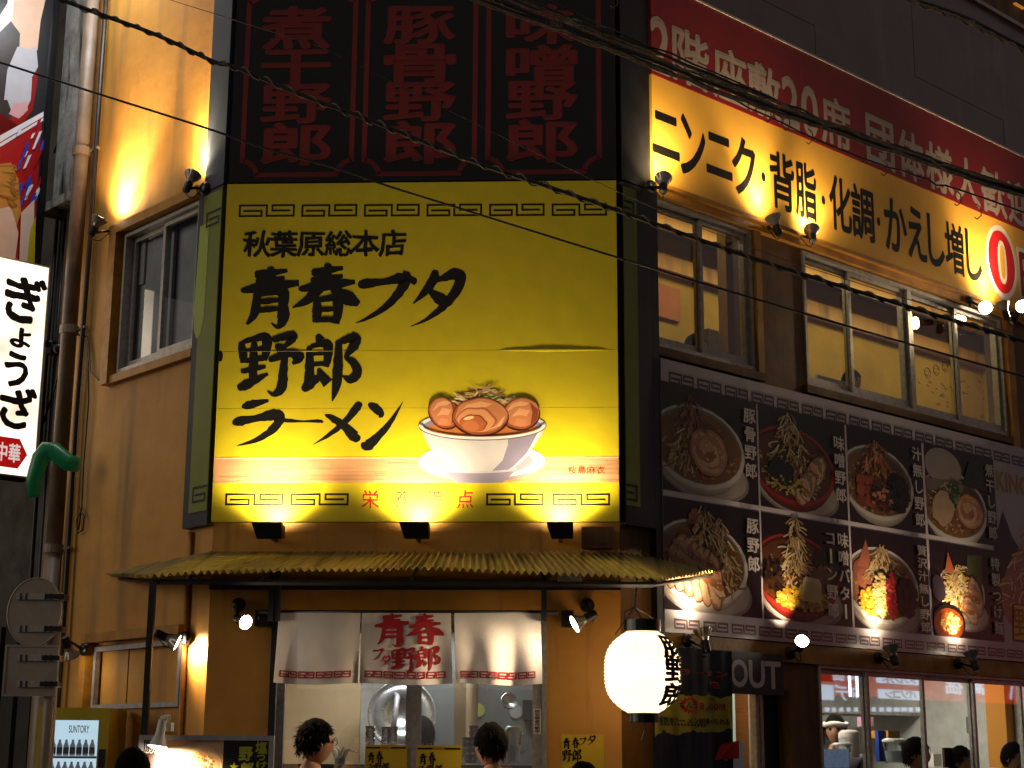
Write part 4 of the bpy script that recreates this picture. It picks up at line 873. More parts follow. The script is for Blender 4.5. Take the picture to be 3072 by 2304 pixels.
# ------------------------------------------------------------------ lantern
LY = -.5
def fine(vs, fs, L_=.12):
    vs = list(vs); T_ = [(f[0], f[i], f[i + 1]) for f in fs for i in range(1, len(f) - 1)]
    for _ in range(4):
        mid = {}; out = []
        def m(a, b):
            k = (min(a, b), max(a, b))
            if math.dist(vs[a], vs[b]) < L_: return None
            if k not in mid: mid[k] = len(vs); vs.append(((vs[a][0] + vs[b][0]) / 2, (vs[a][1] + vs[b][1]) / 2))
            return mid[k]
        for a, b, c in T_:
            ab, bc, ca = m(a, b), m(b, c), m(c, a); n = sum(x is not None for x in (ab, bc, ca))
            if n == 0: out.append((a, b, c)); continue
            if n == 3: out += [(a, ab, ca), (ab, b, bc), (ca, bc, c), (ab, bc, ca)]; continue
            P_ = [a] + ([ab] if ab is not None else []) + [b] + ([bc] if bc is not None else []) + [c] + ([ca] if ca is not None else [])
            k = P_.index(ab) if ab is not None else P_.index(bc) if bc is not None else P_.index(ca); P_ = P_[k:] + P_[:k]
            out += [(P_[0], P_[i], P_[i + 1]) for i in range(1, len(P_) - 1)]
        T_ = out
    return vs, T_
lc = FF.at(1928, 2005, LY); lz1 = FF.at(1928, 1893, LY)[1]; lz0 = FF.at(1928, 2140, LY)[1]; LR = (FF.at(2045, 2000, LY)[0] - FF.at(1812, 2000, LY)[0]) / 2
ln = thing('paper_lantern', 'big glowing white paper lantern with black characters hanging beside the shop corner', 'lantern', FF, (lc[0], LY, lz1))
def lr(z):
    t = (z - lz0) / (lz1 - lz0); q = abs(2 * t - 1); return LR * (1 - q ** 3.2 * .62) * (.985 + .015 * math.cos(t * PI * 44))
mb = MB(); mb.lathe([(lr(lz0 + (lz1 - lz0) * i / 176), lz0 + (lz1 - lz0) * i / 176) for i in range(177)], (lc[0], LY, 0), seg=48)
pm = bpy.data.materials.new('lantern_paper'); pm.use_nodes = True; n_ = pm.node_tree.nodes; l_ = pm.node_tree.links
n_.remove(n_['Principled BSDF']); tr_ = n_.new('ShaderNodeBsdfTranslucent'); tr_.inputs[0].default_value = (.85, .74, .6, 1); df = n_.new('ShaderNodeBsdfDiffuse'); df.inputs[0].default_value = (.8, .74, .66, 1)
mx_ = n_.new('ShaderNodeMixShader'); mx_.inputs[0].default_value = .55; em_ = n_.new('ShaderNodeEmission'); em_.inputs[0].default_value = (1, .78, .52, 1); em_.inputs[1].default_value = .35; ad_ = n_.new('ShaderNodeAddShader')
l_.new(df.outputs[0], mx_.inputs[1]); l_.new(tr_.outputs[0], mx_.inputs[2]); l_.new(mx_.outputs[0], ad_.inputs[0]); l_.new(em_.outputs[0], ad_.inputs[1]); l_.new(ad_.outputs[0], n_['Material Output'].inputs[0])
build('paper_shade', mb, pm, FF, parent=ln, smooth=True)
mb = MB()
for nm, z0, z1, r in (('top_hoop', lz1 - .005, lz1 + .062, .107), ('bottom_hoop', lz0 - .05, lz0 + .005, .085)):
    mb = MB(); mb.lathe([(r, z0), (r, z1), (r - .008, z1), (r - .008, z0), (r, z0)], (lc[0], LY, 0), seg=32); build(nm, mb, mat('black_lacquer', '#0a0808', .2), FF, parent=ln, smooth=False)
mb = MB()
def lmap(p):       # p: (angle, radius offset, z)
    a, o, z = p; r = lr(z) + o; return (lc[0] + r * math.sin(a), LY - r * math.cos(a), z)
H_ = (lz1 - lz0) * .86 / 3
for i, ch in enumerate('豚野郎'):
    z1 = lz1 - (lz1 - lz0) * .07 - i * H_; vs, fs = fine(*glyph(ch)); ax = min(v[0] for v in vs); bx = max(v[0] for v in vs); az = min(v[1] for v in vs); bz = max(v[1] for v in vs)
    for ci in range(8):
        dx_, dz_ = .035 * math.cos(ci * PI / 4), .035 * math.sin(ci * PI / 4)
        mb.add([lmap((math.radians(33) + (v[0] + dx_ - ax) / (bx - ax) * math.radians(56), .0035 + ci * .0002, z1 - H_ * .97 + (v[1] + dz_ - az) / (bz - az) * H_ * .95)) for v in vs], fs, BK)
build('lettering', mb, M['prf'], FF, parent=ln)
light('POINT', FF, (lc[0], LY, (lz0 + lz1) / 2), 7, (1, .80, .56), ln, size=.05)
mb = MB(); tp = FF.at(1912, 1722, LY); kn = FF.at(1904, 1822, LY)
for q in range(7):
    t0, t1 = q / 7, (q + .9) / 7; mb.tube([(tp[0] + (kn[0] - tp[0]) * t0, LY, tp[1] + (kn[1] - tp[1]) * t0), (tp[0] + (kn[0] - tp[0]) * t1, LY + .004 * (-1) ** q, tp[1] + (kn[1] - tp[1]) * t1)], .006, 6)
for s in (-1, 1): mb.tube([(kn[0], LY, kn[1]), (kn[0] + s * .06, LY + .02 * s, kn[1] - .03), (lc[0] + s * .098, LY + .03 * s, lz1 + .05)], .004, 5)
mb.tube([(kn[0], LY, kn[1]), (lc[0], LY - .1, lz1 + .05)], .005, 5); q = FF.at(1845, 1905, LY); mb.tube([(kn[0], LY, kn[1]), (q[0], LY - .02, q[1])], .004, 5)
mb.tube([(lc[0], LY, lz0 - .05), (lc[0] + .01, LY, lz0 - .09), (lc[0] - .01, LY, lz0 - .14)], .004, 5); mb.lathe([(0, 0), (.007, .006), (.007, .02), (0, .03)], (lc[0] - .01, LY, lz0 - .165), seg=8)
build('hanging_cord', mb, M['rubber'], FF, parent=ln)

# ------------------------------------------------------------------ spot lamps
WARM = (1, .72, .38); WARM2 = (1, .77, .50)
def lamp(fr, base, head, aim, label, e, spot=75, cat='spotlight', blend=.85, col=WARM, lensm='lens', grp='bracket spotlights', wide=0, s=1.):
    """wall disc -> arm -> socket -> ribbed reflector bulb, with its own light"""
    b = Vector(base); h = Vector(head); a = Vector(aim).normalized()
    t = thing('spotlight', label, cat, fr, base, grp)
    mb = MB(); mb.lathe([(0, .03), (.03, .028), (.042, .018), (.045, 0)], (b.x, b.y, b.z), (0, -1, 0), 20); build('wall_disc', mb, M['sock'], fr, parent=t, smooth=True)
    tail = h - a * .075 * s
    mb = MB(); mb.tube([b + Vector((0, -.02, 0)), b.lerp(tail, .5) + Vector((0, -.01, .004)), tail], .011, 8); mb.lathe([(0, 0), (.016, .004), (.016, .02), (0, .024)], tail - Vector((.012, 0, 0)), (1, 0, 0), 10); build('arm', mb, M['sock'], fr, parent=t, smooth=True)
    mb = MB(); mb.lathe([(0, -.10 * s), (.022 * s, -.098 * s), (.027 * s, -.085 * s), (.027 * s, -.03 * s), (.024 * s, -.02 * s), (.0, -.02 * s)], h, a, 18); build('socket', mb, M['sock'], fr, parent=t, smooth=False)
    mb = MB(); ring = []
    sg_ = 36; prof = [(.024, -.022), (.030, .0), (.045, .025), (.056, .044), (.058, .05), (.052, .05)]
    c = h; ax = a; aa = ax.cross(Vector((0, 0, 1))); aa = Vector((1, 0, 0)) if aa.length < .1 else aa.normalized(); bb_ = ax.cross(aa); vs = []
    for r, hh in prof:
        for k in range(sg_):
            rr = r * s * (1 + (.05 if k % 2 and .02 < hh < .048 else 0)); th = 2 * PI * k / sg_; vs.append(c + ax * hh * s + (aa * math.cos(th) + bb_ * math.sin(th)) * rr)
    mb.add(vs, [(i * sg_ + k, i * sg_ + (k + 1) % sg_, (i + 1) * sg_ + (k + 1) % sg_, (i + 1) * sg_ + k) for i in range(len(prof) - 1) for k in range(sg_)])
    build('reflector_bulb', mb, M['reflector'], fr, parent=t)
    mb = MB(); mb.lathe([(.051 * s, .048 * s), (.04 * s, .053 * s), (.02 * s, .056 * s), (0, .057 * s)], h, a, 24); build('lens', mb, M[lensm], fr, parent=t, smooth=True)
    mb = MB(); mid_ = b.lerp(tail, .6) + Vector((.01, -.03, -.07)); mb.tube([b + Vector((0, -.025, -.01)), b.lerp(mid_, .6) + Vector((0, -.02, -.03)), mid_, tail - a * .02 + Vector((0, 0, -.02))], .004, 5); build('flex', mb, M['rubber'], fr, parent=t, smooth=True)
    light('SPOT', fr, h + a * .075 * s, e, col, t, aim=a, size=.025, spot=spot, blend=blend)
    if wide: light('SPOT', fr, h + a * .08 * s, wide, col, t, aim=a, size=.05, spot=150, blend=1)
    return t
def hp(fr, x, y, off): q = fr.at(x, y, off); return (q[0], off, q[1])
# side wall, upper pair
lamp(FL_, hp(FL_, 341, 694, -.002), hp(FL_, 291, 672, -.16), (.18, .17, .5), 'black spotlight on the side wall left of the dark window, shining up', 230, 70, wide=130)
lamp(FL_, hp(FL_, 616, 566, -.06), hp(FL_, 572, 540, -.13), (-.02, .17, .42), 'black spotlight by the right top corner of the dark side window, shining up', 150, 70, wide=70)
lamp(FL_, hp(FL_, 560, 1915, -.03), hp(FL_, 510, 1918, -.13), (.10, .15, -.08), 'black spotlight under the left tip of the awning, shining on the corner strip', 75, 110, wide=0)
# the dark one behind the traffic sign
lamp(FL_, hp(FL_, 255, 1948, -.1), hp(FL_, 208, 1950, -.26), (-.2, .5, -.8), 'small dark spotlight on the side wall behind the traffic sign pole', .0, 60)
# facade fascia
YL = -.10
lamp(FR, hp(FR, 1952, 560, YL), hp(FR, 1990, 548, -.24), (.35, .30, .75), 'first spotlight from the black sign under the yellow fascia, tilted right', 60, 80, wide=34)
lamp(FR, hp(FR, 2295, 683, -.02), hp(FR, 2325, 668, -.20), (-.12, .25, .9), 'spotlight under the fascia right of the first window pair, pointing straight up', 100, 72, wide=34)
lamp(FR, hp(FR, 2388, 706, -.02), hp(FR, 2436, 700, -.20), (.42, .36, .72), 'ribbed spotlight at the left end of the wide window, tilted right', 50, 80, wide=34)
lamp(FR, hp(FR, 2905, 905, -.06), hp(FR, 2957, 925, -.24), (-.8, -.45, -.12), 'glaring spotlight beside the red numeral, shining out left', 24, 120, lensm='lensw', wide=16)
lamp(FR, hp(FR, 3035, 950, -.06), hp(FR, 3012, 925, -.24), (-.05, .22, 1), 'glaring spotlight right below the red numeral, shining up', 130, 80, lensm='lensw', wide=70)
lamp(FR, hp(FR, 3040, 960, -.06), hp(FR, 3066, 922, -.22), (-.8, -.5, -.1), 'glaring spotlight at the right edge beside the red numeral', 24, 100, lensm='lensw', wide=16)
# menu board row
MBX = -.05
lamp(FR, hp(FR, 2060, 1922, MBX), hp(FR, 2112, 1912, -.20), (.02, .26, 1), 'first spotlight under the menu board, beside the lantern', 90, 78, col=WARM2, wide=20)
lamp(FR, hp(FR, 2370, 1958, MBX), hp(FR, 2404, 1932, -.24), (-.55, -.55, .35), 'spotlight under the menu board above the OUT sign, glaring at the street', 24, 110, col=WARM2, lensm='lensw', s=.85, wide=24)
light('SPOT', FR, hp(FR, 2400, 1915, -.2), 50, WARM2, None, aim=(-.1, .3, 1), size=.03, spot=80, blend=.9)
bpy.context.scene.collection.objects[-1].name = 'lamp_light'
lamp(FR, hp(FR, 2634, 1973, MBX), hp(FR, 2677, 1958, -.20), (-.02, .26, 1), 'third spotlight under the menu board, over the first ground floor window', 70, 70, col=WARM2, wide=12)
lamp(FR, hp(FR, 2873, 1990, MBX), hp(FR, 2918, 1974, -.20), (-.02, .26, 1), 'fourth spotlight under the menu board, nearest its right end', 70, 70, col=WARM2, wide=12)
# front, either side of the curtain
lamp(FF, hp(FF, 716, 1815, -.03), hp(FF, 727, 1862, -.42), (.62, -.62, -.28), 'glaring spotlight left of the white curtain', 52, 120, s=.8, lensm='lensw', col=WARM2, wide=8)
lamp(FF, hp(FF, 1762, 1816, -.03), hp(FF, 1745, 1862, -.42), (-.8, -.22, -.42), 'black spotlight right of the white curtain, tilted down to it', 42, 100, col=WARM2, wide=14)
# three box floodlights under the yellow sign
for x0, x1, lb in ((757, 845, 'left box floodlight under the yellow sign'), (1199, 1286, 'middle box floodlight under the yellow sign'), (1640, 1720, 'right box floodlight under the yellow sign')):
    a = FF.rect(x0, 1568, x1, 1617, -.3); w = a[1] - a[0]; t = thing('floodlight', lb + ', shining up at it', 'floodlight', FF, (a[0], -.3, a[2]), 'box floodlights under the yellow sign')
    mb = MB(); mb.add([(a[0], -.33, a[3]), (a[1], -.33, a[3]), (a[1], -.2, a[3] - .01), (a[0], -.2, a[3] - .01), (a[0] + .03, -.30, a[2]), (a[1] + .0, -.30, a[2]), (a[1], -.19, a[2] + .02), (a[0] + .03, -.19, a[2] + .02)],
        [(4, 7, 6, 5), (0, 1, 5, 4), (1, 2, 6, 5), (2, 3, 7, 6), (3, 0, 4, 7)]); build('housing', mb, M['sock'], FF, parent=t)
    mb = MB(); mb.add([(a[0] + .008, -.325, a[3] - .006), (a[1] - .008, -.325, a[3] - .006), (a[1] - .008, -.205, a[3] - .014), (a[0] + .008, -.205, a[3] - .014)], [(0, 1, 2, 3)]); build('lens', mb, M['lens'], FF, parent=t)
    mb = MB(); mb.tube([((a[0] + a[1]) / 2, -.2, a[2] + .03), ((a[0] + a[1]) / 2, -.05, a[2] + .03), ((a[0] + a[1]) / 2, -.0, a[2] + .03)], .014, 8); build('bracket', mb, M['sock'], FF, parent=t)
    light('SPOT', FF, ((a[0] + a[1]) / 2, -.27, a[3] + .01), 60, (1, .84, .52), t, aim=(0, .40, 1), size=.05, spot=135, blend=.7)
    light('SPOT', FF, ((a[0] + a[1]) / 2, -.25, a[3] + .012), 66, (1, .84, .52), t, aim=(0, .66, .72), size=.05, spot=112, blend=1)
# ------------------------------------------------------------------ small fixtures on the front
def simple(name, fr, mb, m, label, cat, o, **k): return build(name, mb, m, fr, o=o, label=label, cat=cat, **k)
a = FF.rect(1747, 1583, 1838, 1642, -.12); t = thing('junction_box', 'dark olive junction box under the right end of the yellow sign', 'box', FF, (a[0], -.1, a[2]))
mb = MB(); mb.box(a[0], a[1], -.12, -.005, a[2], a[3]); build('body', mb, M['brown'], FF, parent=t); mb = MB(); mb.box(a[0] - .006, a[1] + .006, -.13, -.12, a[2] - .005, a[3] + .005); mb.box(a[0] + .02, a[1] - .02, -.134, -.13, a[2] + .02, a[3] - .02); build('lid', mb, M['brown'], FF, parent=t)
a = FF.rect(1673, 1712, 1746, 1758, -.4); t = thing('speaker_box', 'small pale plastic box hanging under the awning', 'speaker', FF, (a[0], -.4, a[2]))
mb = MB(); mb.box(a[0], a[1], -.44, -.36, a[2], a[3]); build('body', mb, M['plastic'], FF, parent=t)
mb = MB(); mb.box(a[0] + .01, a[1] - .01, -.446, -.44, a[2] + .012, a[3] - .01); mb.box((a[0] + a[1]) / 2 - .012, (a[0] + a[1]) / 2 + .012, -.45, -.446, a[2] + .014, a[2] + .026); build('cover', mb, M['alu_w'], FF, parent=t)
for x0, x1, lb in ((768, 812, 'small black speaker left of the curtain rod'), (1684, 1721, 'small black speaker right of the curtain rod')):
    a = FF.rect(x0, 1832, x1, 1880, -.1); t = thing('wall_speaker', lb, 'speaker', FF, (a[0], -.1, a[2]))
    mb = MB(); mb.box(a[0], a[1], -.13, -.03, a[2], a[3]); build('cabinet', mb, M['black'], FF, parent=t); mb = MB(); mb.lathe([(0, .0), (.02, .003), (.026, .0)], ((a[0] + a[1]) / 2, -.131, (a[2] + a[3]) / 2), (0, -1, 0), 16); build('cone', mb, M['sock'], FF, parent=t)
    mb = MB(); mb.box((a[0] + a[1]) / 2 - .01, (a[0] + a[1]) / 2 + .01, -.03, 0, (a[2] + a[3]) / 2 - .01, (a[2] + a[3]) / 2 + .01); build('bracket', mb, M['black'], FF, parent=t)
# posters
def poster(x0, y0, x1, off, lb, big):
    a = FF.at(x0, y0, off); b = FF.at(x1, y0, off); w = b[0] - a[0]; h = w * 1.3
    t = thing('poster', lb, 'poster', FF, (a[0], off, a[1] - h), 'yellow shop posters')
    mb = MB(); mb.box(a[0], b[0], off, off + .002, a[1] - h, a[1], hexc('#cfae28')); build('paper', mb, M['prg'], FF, parent=t)
    mb = MB(); X = lambda q: a[0] + w * q; Z = lambda q: a[1] - w * q
    if not big:
        mb.box(X(.02), X(.36), off - .0012, off - .0005, Z(.09), Z(.05), BK); mb.box(X(.62), X(.98), off - .0012, off - .0005, Z(.09), Z(.05), BK)
        for i in range(4): put(mb, '栄養満点'[i], X(.38 + i * .06), X(.43 + i * .06), Z(.1), Z(.04), off - .001, RD, .01)
        R_ = (('青', .05, .17, .24, .42), ('春', .25, .14, .44, .42), ('ブ', .04, .44, .17, .58), ('タ', .12, .48, .24, .62), ('野', .24, .42, .4, .62), ('郎', .41, .42, .57, .64))
    else: R_ = (('青', .02, .08, .22, .34), ('春', .23, .06, .43, .32), ('ブ', .42, .06, .6, .26), ('タ', .6, .02, .8, .24), ('野', .02, .36, .24, .62), ('郎', .25, .34, .46, .64))
    for ch, p0, q0, p1, q1 in R_: brush(mb, ch, X(p0), X(p1), Z(q1), Z(q0), off - .001, BK, fat=1.1)
    for k in range(2 if not big else 3): put(mb, 'ラーメ'[k], X(.28 + k * .09), X(.36 + k * .09), Z(.8), Z(.7), off - .001, BK, .04)
    build('lettering', mb, M['prg'], FF, parent=t)
    mb = MB(); A = Art(mb, X(.6), X(.98), Z(1.28), Z(.85), off - .001); A.ell(.5, .45, .48, .3, '#e8e0dc'); A.ell(.5, .6, .44, .2, '#b5633c'); A.ell(.5, .75, .3, .16, '#e6c68e', wob=.4); build('bowl_picture', mb, M['prg'], FF, parent=t)
poster(1096, 2234, 1221, .01, 'yellow shop poster behind the left window pane', 0); poster(1250, 2236, 1384, .01, 'yellow shop poster behind the right window pane', 0); poster(1684, 2203, 1812, -.006, 'yellow shop poster on the ochre wall under the lantern', 1)
a = FF.rect(1601, 2126, 1623, 2202, -.02); t = thing('camera_notice', 'narrow white notice with vertical black characters on the window frame', 'sticker', FF, (a[0], -.02, a[2]))
mb = MB(); mb.box(a[0], a[1], -.022, -.017, a[2], a[3], hexc('#d0c8bc')); build('sheet', mb, M['prg'], FF, parent=t); mb = MB(); line(mb, '防犯録画作動中', a[0] + .006, a[1] - .006, a[2] + .006, a[3] - .006, -.0232, BK, .03, vert=True); build('lettering', mb, M['prg'], FF, parent=t)
# ------------------------------------------------------------------ kitchen behind the front window
light('AREA', FF, (1.3, 1.3, 2.56), 38, (.93, .98, 1), None, aim=(0, 0, -1), sx=1.0, sy=.5, name='kitchen_ceiling_lamp')
K = 1.9
q = FF.at(1205, 2145, K); R_ = (FF.at(1310, 2145, K)[0] - FF.at(1105, 2145, K)[0]) / 2
t = thing('wok_lid', 'huge round dented steel lid hanging at the back of the kitchen', 'pot lid', FF, (q[0], K, q[1]))
mb = MB(); mb.lathe([(R_ * r, h) for r, h in ((0, .0), (.38, .005), (.42, .03), (.8, .05), (.9, .03), (.93, .055), (1, .06), (1, .04), (.9, -.0))], (q[0] - .0, K, q[1]), (.15, -1, .05), 48); build('disc', mb, M['steel'], FF, parent=t, smooth=True)
mb = MB(); mb.tube([(q[0] - .04, K - .04, q[1] + .14), (q[0] - .02, K - .12, q[1] + .13), (q[0] - .04, K - .13, q[1] - .08), (q[0] - .05, K - .05, q[1] - .1)], .02, 8); build('handle', mb, M['alu_w'], FF, parent=t, smooth=True)
def jug(fr, x0, y0, x1, y1, off, lb):
    a = fr.rect(x0, y0, x1, y1, off); r = (a[1] - a[0]) / 2; c = ((a[0] + a[1]) / 2, off, 0); t = thing('water_jug', lb, 'jug', fr, (c[0], off, a[2]), 'clear plastic water jugs')
    h = a[3] - a[2]; mb = MB(); mb.lathe([(r * .82, a[2]), (r * .86, a[2] + h * .3), (r, a[2] + h * .8), (r, a[2] + h * .88)], c, seg=24); build('jar', mb, M['clear'], fr, parent=t, smooth=True)
    mb = MB(); mb.lathe([(0, a[2] + .01), (r * .76, a[2] + .01), (r * .8, a[2] + h * .3), (r * .84, a[2] + h * .5), (0, a[2] + h * .52)], c, seg=20); build('iced_water', mb, mat('ice_water', '#b9c2c6', .2, emit='#a9b4b8', estr=.08), fr, parent=t, smooth=True)
    mb = MB(); mb.lathe([(r * 1.05, a[2] + h * .86), (r * 1.05, a[2] + h * .93), (r * .8, a[2] + h), (0, a[2] + h)], c, seg=24); build('lid', mb, M['white'], fr, parent=t, smooth=True)
    mb = MB(); mb.tube([(c[0] + r * .9, off, a[2] + h * .78), (c[0] + r * 1.5, off, a[2] + h * .74), (c[0] + r * 1.55, off, a[2] + h * .4), (c[0] + r * .86, off, a[2] + h * .26)], r * .13, 8); build('handle', mb, M['clear'], fr, parent=t, smooth=True)
jug(FF, 1516, 2178, 1566, 2291, .4, 'clear ice water jug on the counter at the right of the front window')
ORD = ['lowest', 'second lowest', 'third', 'fourth', 'fifth', 'topmost']
def glasses(fr, x, y, off, n, lb, st):
    q = fr.at(x, y, off)
    for i in range(n):
        mb = MB(); z = q[1] + i * .036; mb.lathe([(.026, z), (.034, z + .05), (.031, z + .05), (.024, z + .004), (0, z + .004)], (q[0], off, 0), seg=14); build('tumbler', mb, M['clear'], fr, o=(q[0], off, z), label='clear tumbler, ' + (ORD[i] if i < n - 1 else 'topmost') + ' of the ' + st + ' ' + lb, cat='glass', group='stacked tumblers', smooth=True)
for x, n, st in ((1110, 3, 'left'), (1157, 3, 'middle'), (1177, 3, 'right')): glasses(FF, x, 2240 if x > 1110 else 2238, .42, n, 'stack between the man and the lid', st)
for x, n, st in ((1402, 4, 'short'), (1421, 6, 'tall')): glasses(FF, x, 2290, .42, n, 'stack left of the boy', st)
q = FF.at(1020, 2285, .5); t = thing('sauce_rack', 'dark rack of ladles and tongs on the kitchen counter', 'rack', FF, (q[0], .5, q[1]))
mb = MB(); mb.box(q[0] - .03, q[0] + .03, .47, .53, 1.56, q[1] + .02); build('pot', mb, M['black'], FF, parent=t)
mb = MB()
for k in range(6): s = (k - 2.5) / 2.5; mb.tube([(q[0] + s * .02, .5, q[1]), (q[0] + s * .05, .5, q[1] + .07), (q[0] + s * .11, .5, q[1] + .1 - .04 * abs(s))], .006, 6)
build('utensil', mb, M['steel'], FF, parent=t, smooth=True)
for x, y, lb in ((1418, 2150, 'round yellow sticker on the kitchen back wall'), (1538, 2155, 'round white dial on the kitchen back wall')):
    q = FF.at(x, y, 1.9); mb = MB(); mb.lathe([(0, .012), (.045, .01), (.055, 0)], (q[0], 2.48, q[1] + .06), (0, -1, 0), 20); simple('round_plate', FF, mb, mat('plate_yellow', '#c9c870', .5) if x < 1500 else M['plastic'], lb, 'wall disc', (q[0], 2.48, q[1]))
q = FF.at(1525, 2110, 1.2); t = thing('hanging_ladle', 'steel ladle hanging high in the kitchen', 'ladle', FF, (q[0], 1.2, q[1]))
mb = MB(); mb.lathe([(0, 0), (.05, .01), (.06, .04), (.056, .04), (0, .006)], (q[0], 1.2, q[1]), (.2, -.6, .3), 20); build('bowl', mb, M['steel'], FF, parent=t, smooth=True); mb = MB(); mb.tube([(q[0], 1.2, q[1] + .02), (q[0] - .01, 1.2, q[1] + .2)], .006, 6); build('shaft', mb, M['steel'], FF, parent=t)
mb = MB(); u = FF.at(1445, 2100, 1.2)[0]
for k in range(3): mb.tube([(u + k * .012, 1.2, 2.5), (u + k * .016, 1.2, 2.05)], .005, 6)
tag(build('hanging_chopsticks', mb, M['steel'], FF), 'thin steel tools hanging near the kitchen partition', 'utensils')
mb = MB(); a = FF.rect(1568, 2100, 1600, 2160, 2.3); mb.box(a[0], a[1] + .1, 2.3, 2.48, a[2], a[3]); tag(build('wall_shelf', mb, M['darkconc'], FF), 'dark shelf box at the right end of the kitchen wall', 'shelf')

# ------------------------------------------------------------------ dining room on the right
light('AREA', FR, (1.1, .3, 2.5), 9, (1, .84, .6), None, aim=(0, .3, -1), sx=.5, sy=.2, name='blind_fill_light')  # unseen area light added in front of the orange blind to brighten it
light('AREA', FR, (3.9, 1.6, 2.58), 90, (1, .92, .76), None, aim=(0, 0, -1), sx=4, sy=.5, name='dining_ceiling_lamp')
light('AREA', FR, (3.4, .62, 5.55), 27, (1, .86, .46), None, aim=(0, .25, -1), sx=5.4, sy=.3, name='upper_room_lamp')
def rect_obj(nm, fr, x0, y0, x1, y1, off, d, m, lb, cat):
    a = fr.rect(x0, y0, x1, y1, off); mb = MB(); mb.box(a[0], a[1], off, off + d, a[2], a[3]); return tag(build(nm, mb, M[m] if isinstance(m, str) else m, fr), lb, cat)
t = thing('refrigerator', 'tall grey two door refrigerator at the back of the dining room', 'refrigerator', FR, (5.6, 2.4, .12))
a = FR.rect(2790, 2135, 2905, 2300, 2.4)
for k in range(2):
    w = (a[1] - a[0]) / 2; mb = MB(); mb.box(a[0] + k * w + .004, a[0] + (k + 1) * w - .004, 2.4, 2.44, .2, a[3]); d = build('door', mb, M['kgrey'], FR, parent=t); mb = MB(); hx = a[0] + w + (-.05 if k == 0 else .03); mb.box(hx, hx + .02, 2.37, 2.40, 1.2, 1.6); build('handle', mb, M['steel'], FR, parent=d)
mb = MB(); mb.box(a[0], a[1], 2.44, 2.95, .12, a[3] + .02); build('body', mb, M['kgrey'], FR, parent=t)
jug(FR, 2508, 2228, 2544, 2285, .8, 'water jug in front of the cook with the white headband'); jug(FR, 2662, 2215, 2705, 2290, .8, 'water jug beside the blue cloth')
a = FR.rect(2560, 2190, 2598, 2272, 1.0); t = thing('rice_cooker', 'pale squat dispenser with rounded lid on the counter', 'dispenser', FR, (a[0], 1.0, a[2]))
mb = MB(); c_ = ((a[0] + a[1]) / 2, 1.1, 0); r = (a[1] - a[0]) / 2 + .005; mb.lathe([(r * .9, a[2]), (r, a[2] + .05), (r, a[3] - .06)], c_, seg=24); build('body', mb, M['plastic'], FR, parent=t, smooth=True); mb = MB(); mb.lathe([(r * 1.03, a[3] - .06), (r, a[3] - .02), (r * .7, a[3]), (0, a[3] + .005)], c_, seg=24); build('lid', mb, M['cloth'], FR, parent=t, smooth=True)
rect_obj('blue_cloth', FR, 2634, 2192, 2662, 2285, 1.0, .03, mat('blue_cloth', '#1f4fc0', .8), 'bright blue cloth hanging behind the counter', 'cloth')
rect_obj('orange_crate', FR, 2664, 2192, 2700, 2215, 1.3, .2, mat('orange_crate', '#c98a28', .5), 'small orange crate behind the water jug', 'crate')
rect_obj('menu_screen', FR, 2457, 2247, 2548, 2303, .35, .03, mat('picture_screen', '#8fa4c0', .3, col2='#5a3020', scale=14, emit='#7c94b8', estr=.35), 'blue lit picture screen low in the first window', 'screen')
rect_obj('brown_menu_stand', FR, 2832, 2243, 2890, 2303, .5, .02, M['wood'], 'brown menu stand in front of the seated customer', 'menu stand')
rect_obj('orange_pillar', FR, 3010, 2040, 3052, 2303, 1.2, .2, mat('orange_pillar', '#c88428', .6), 'orange pillar at the right end of the dining room', 'pillar')
for k, (x0, y0, x1, y1, c_) in enumerate(((2462, 2175, 2476, 2235, '#3a3c40'), (2600, 2150, 2622, 2180, '#c890a8'), (2800, 2262, 2826, 2300, '#d8d4c8'), (2925, 2150, 2936, 2200, '#6a6c70'))):
    rect_obj('kitchen_item', FR, x0, y0, x1, y1, 1.6, .1, mat('kitchen_item_%d' % k, c_, .5), ('dark steel case behind the cook', 'pink bag on the kitchen shelf', 'white paper notice by the customers', 'grey utensil hanging on the pale wall')[k], ('case', 'bag', 'notice', 'utensil')[k])
rect_obj('kitchen_hood', FR, 2455, 2128, 2780, 2150, 2.2, .5, 'steel', 'steel cooking hood across the back of the dining room', 'hood')
rect_obj('red_paper_sign', FR, 2450, 2003, 2502, 2046, .12, .004, mat('pink_red_paper', '#c86a52', .6, col2='#b84a38', scale=20), 'pinkish red paper taped inside the first window', 'paper')
for x, lb in ((2550, 'left hanging tube lamp'), (2572, 'right hanging tube lamp')):
    q = FR.at(x, 2070, 1.4); mb = MB(); mb.tube([(q[0], 1.4, 2.12), (q[0], 1.4, 2.42)], .012, 8); tag(build('tube_lamp', mb, emat('tube_glow', '#dfe8ff', 3), FR), lb + ' seen through the first window', 'lamp')
mb = MB(); mb.tube([FR.at(2960, 2135, 2.8)[0:1] + (2.8,) + FR.at(2960, 2135, 2.8)[1:2], FR.at(2963, 2170, 2.8)[0:1] + (2.8,) + FR.at(2963, 2170, 2.8)[1:2]], .02, 8); tag(build('hanging_scoop', mb, M['steel'], FR, smooth=True), 'steel scoop hanging on the pale back wall', 'scoop')
mb = MB(); a = FR.rect(2420, 1130, 2475, 1160, .5); mb.box(a[0], a[1] + .2, .4, .42, 4.0, a[3]); tag(build('window_picture', mb, M['plastic'], FR), 'small pale framed picture low in the wide upper window', 'picture')

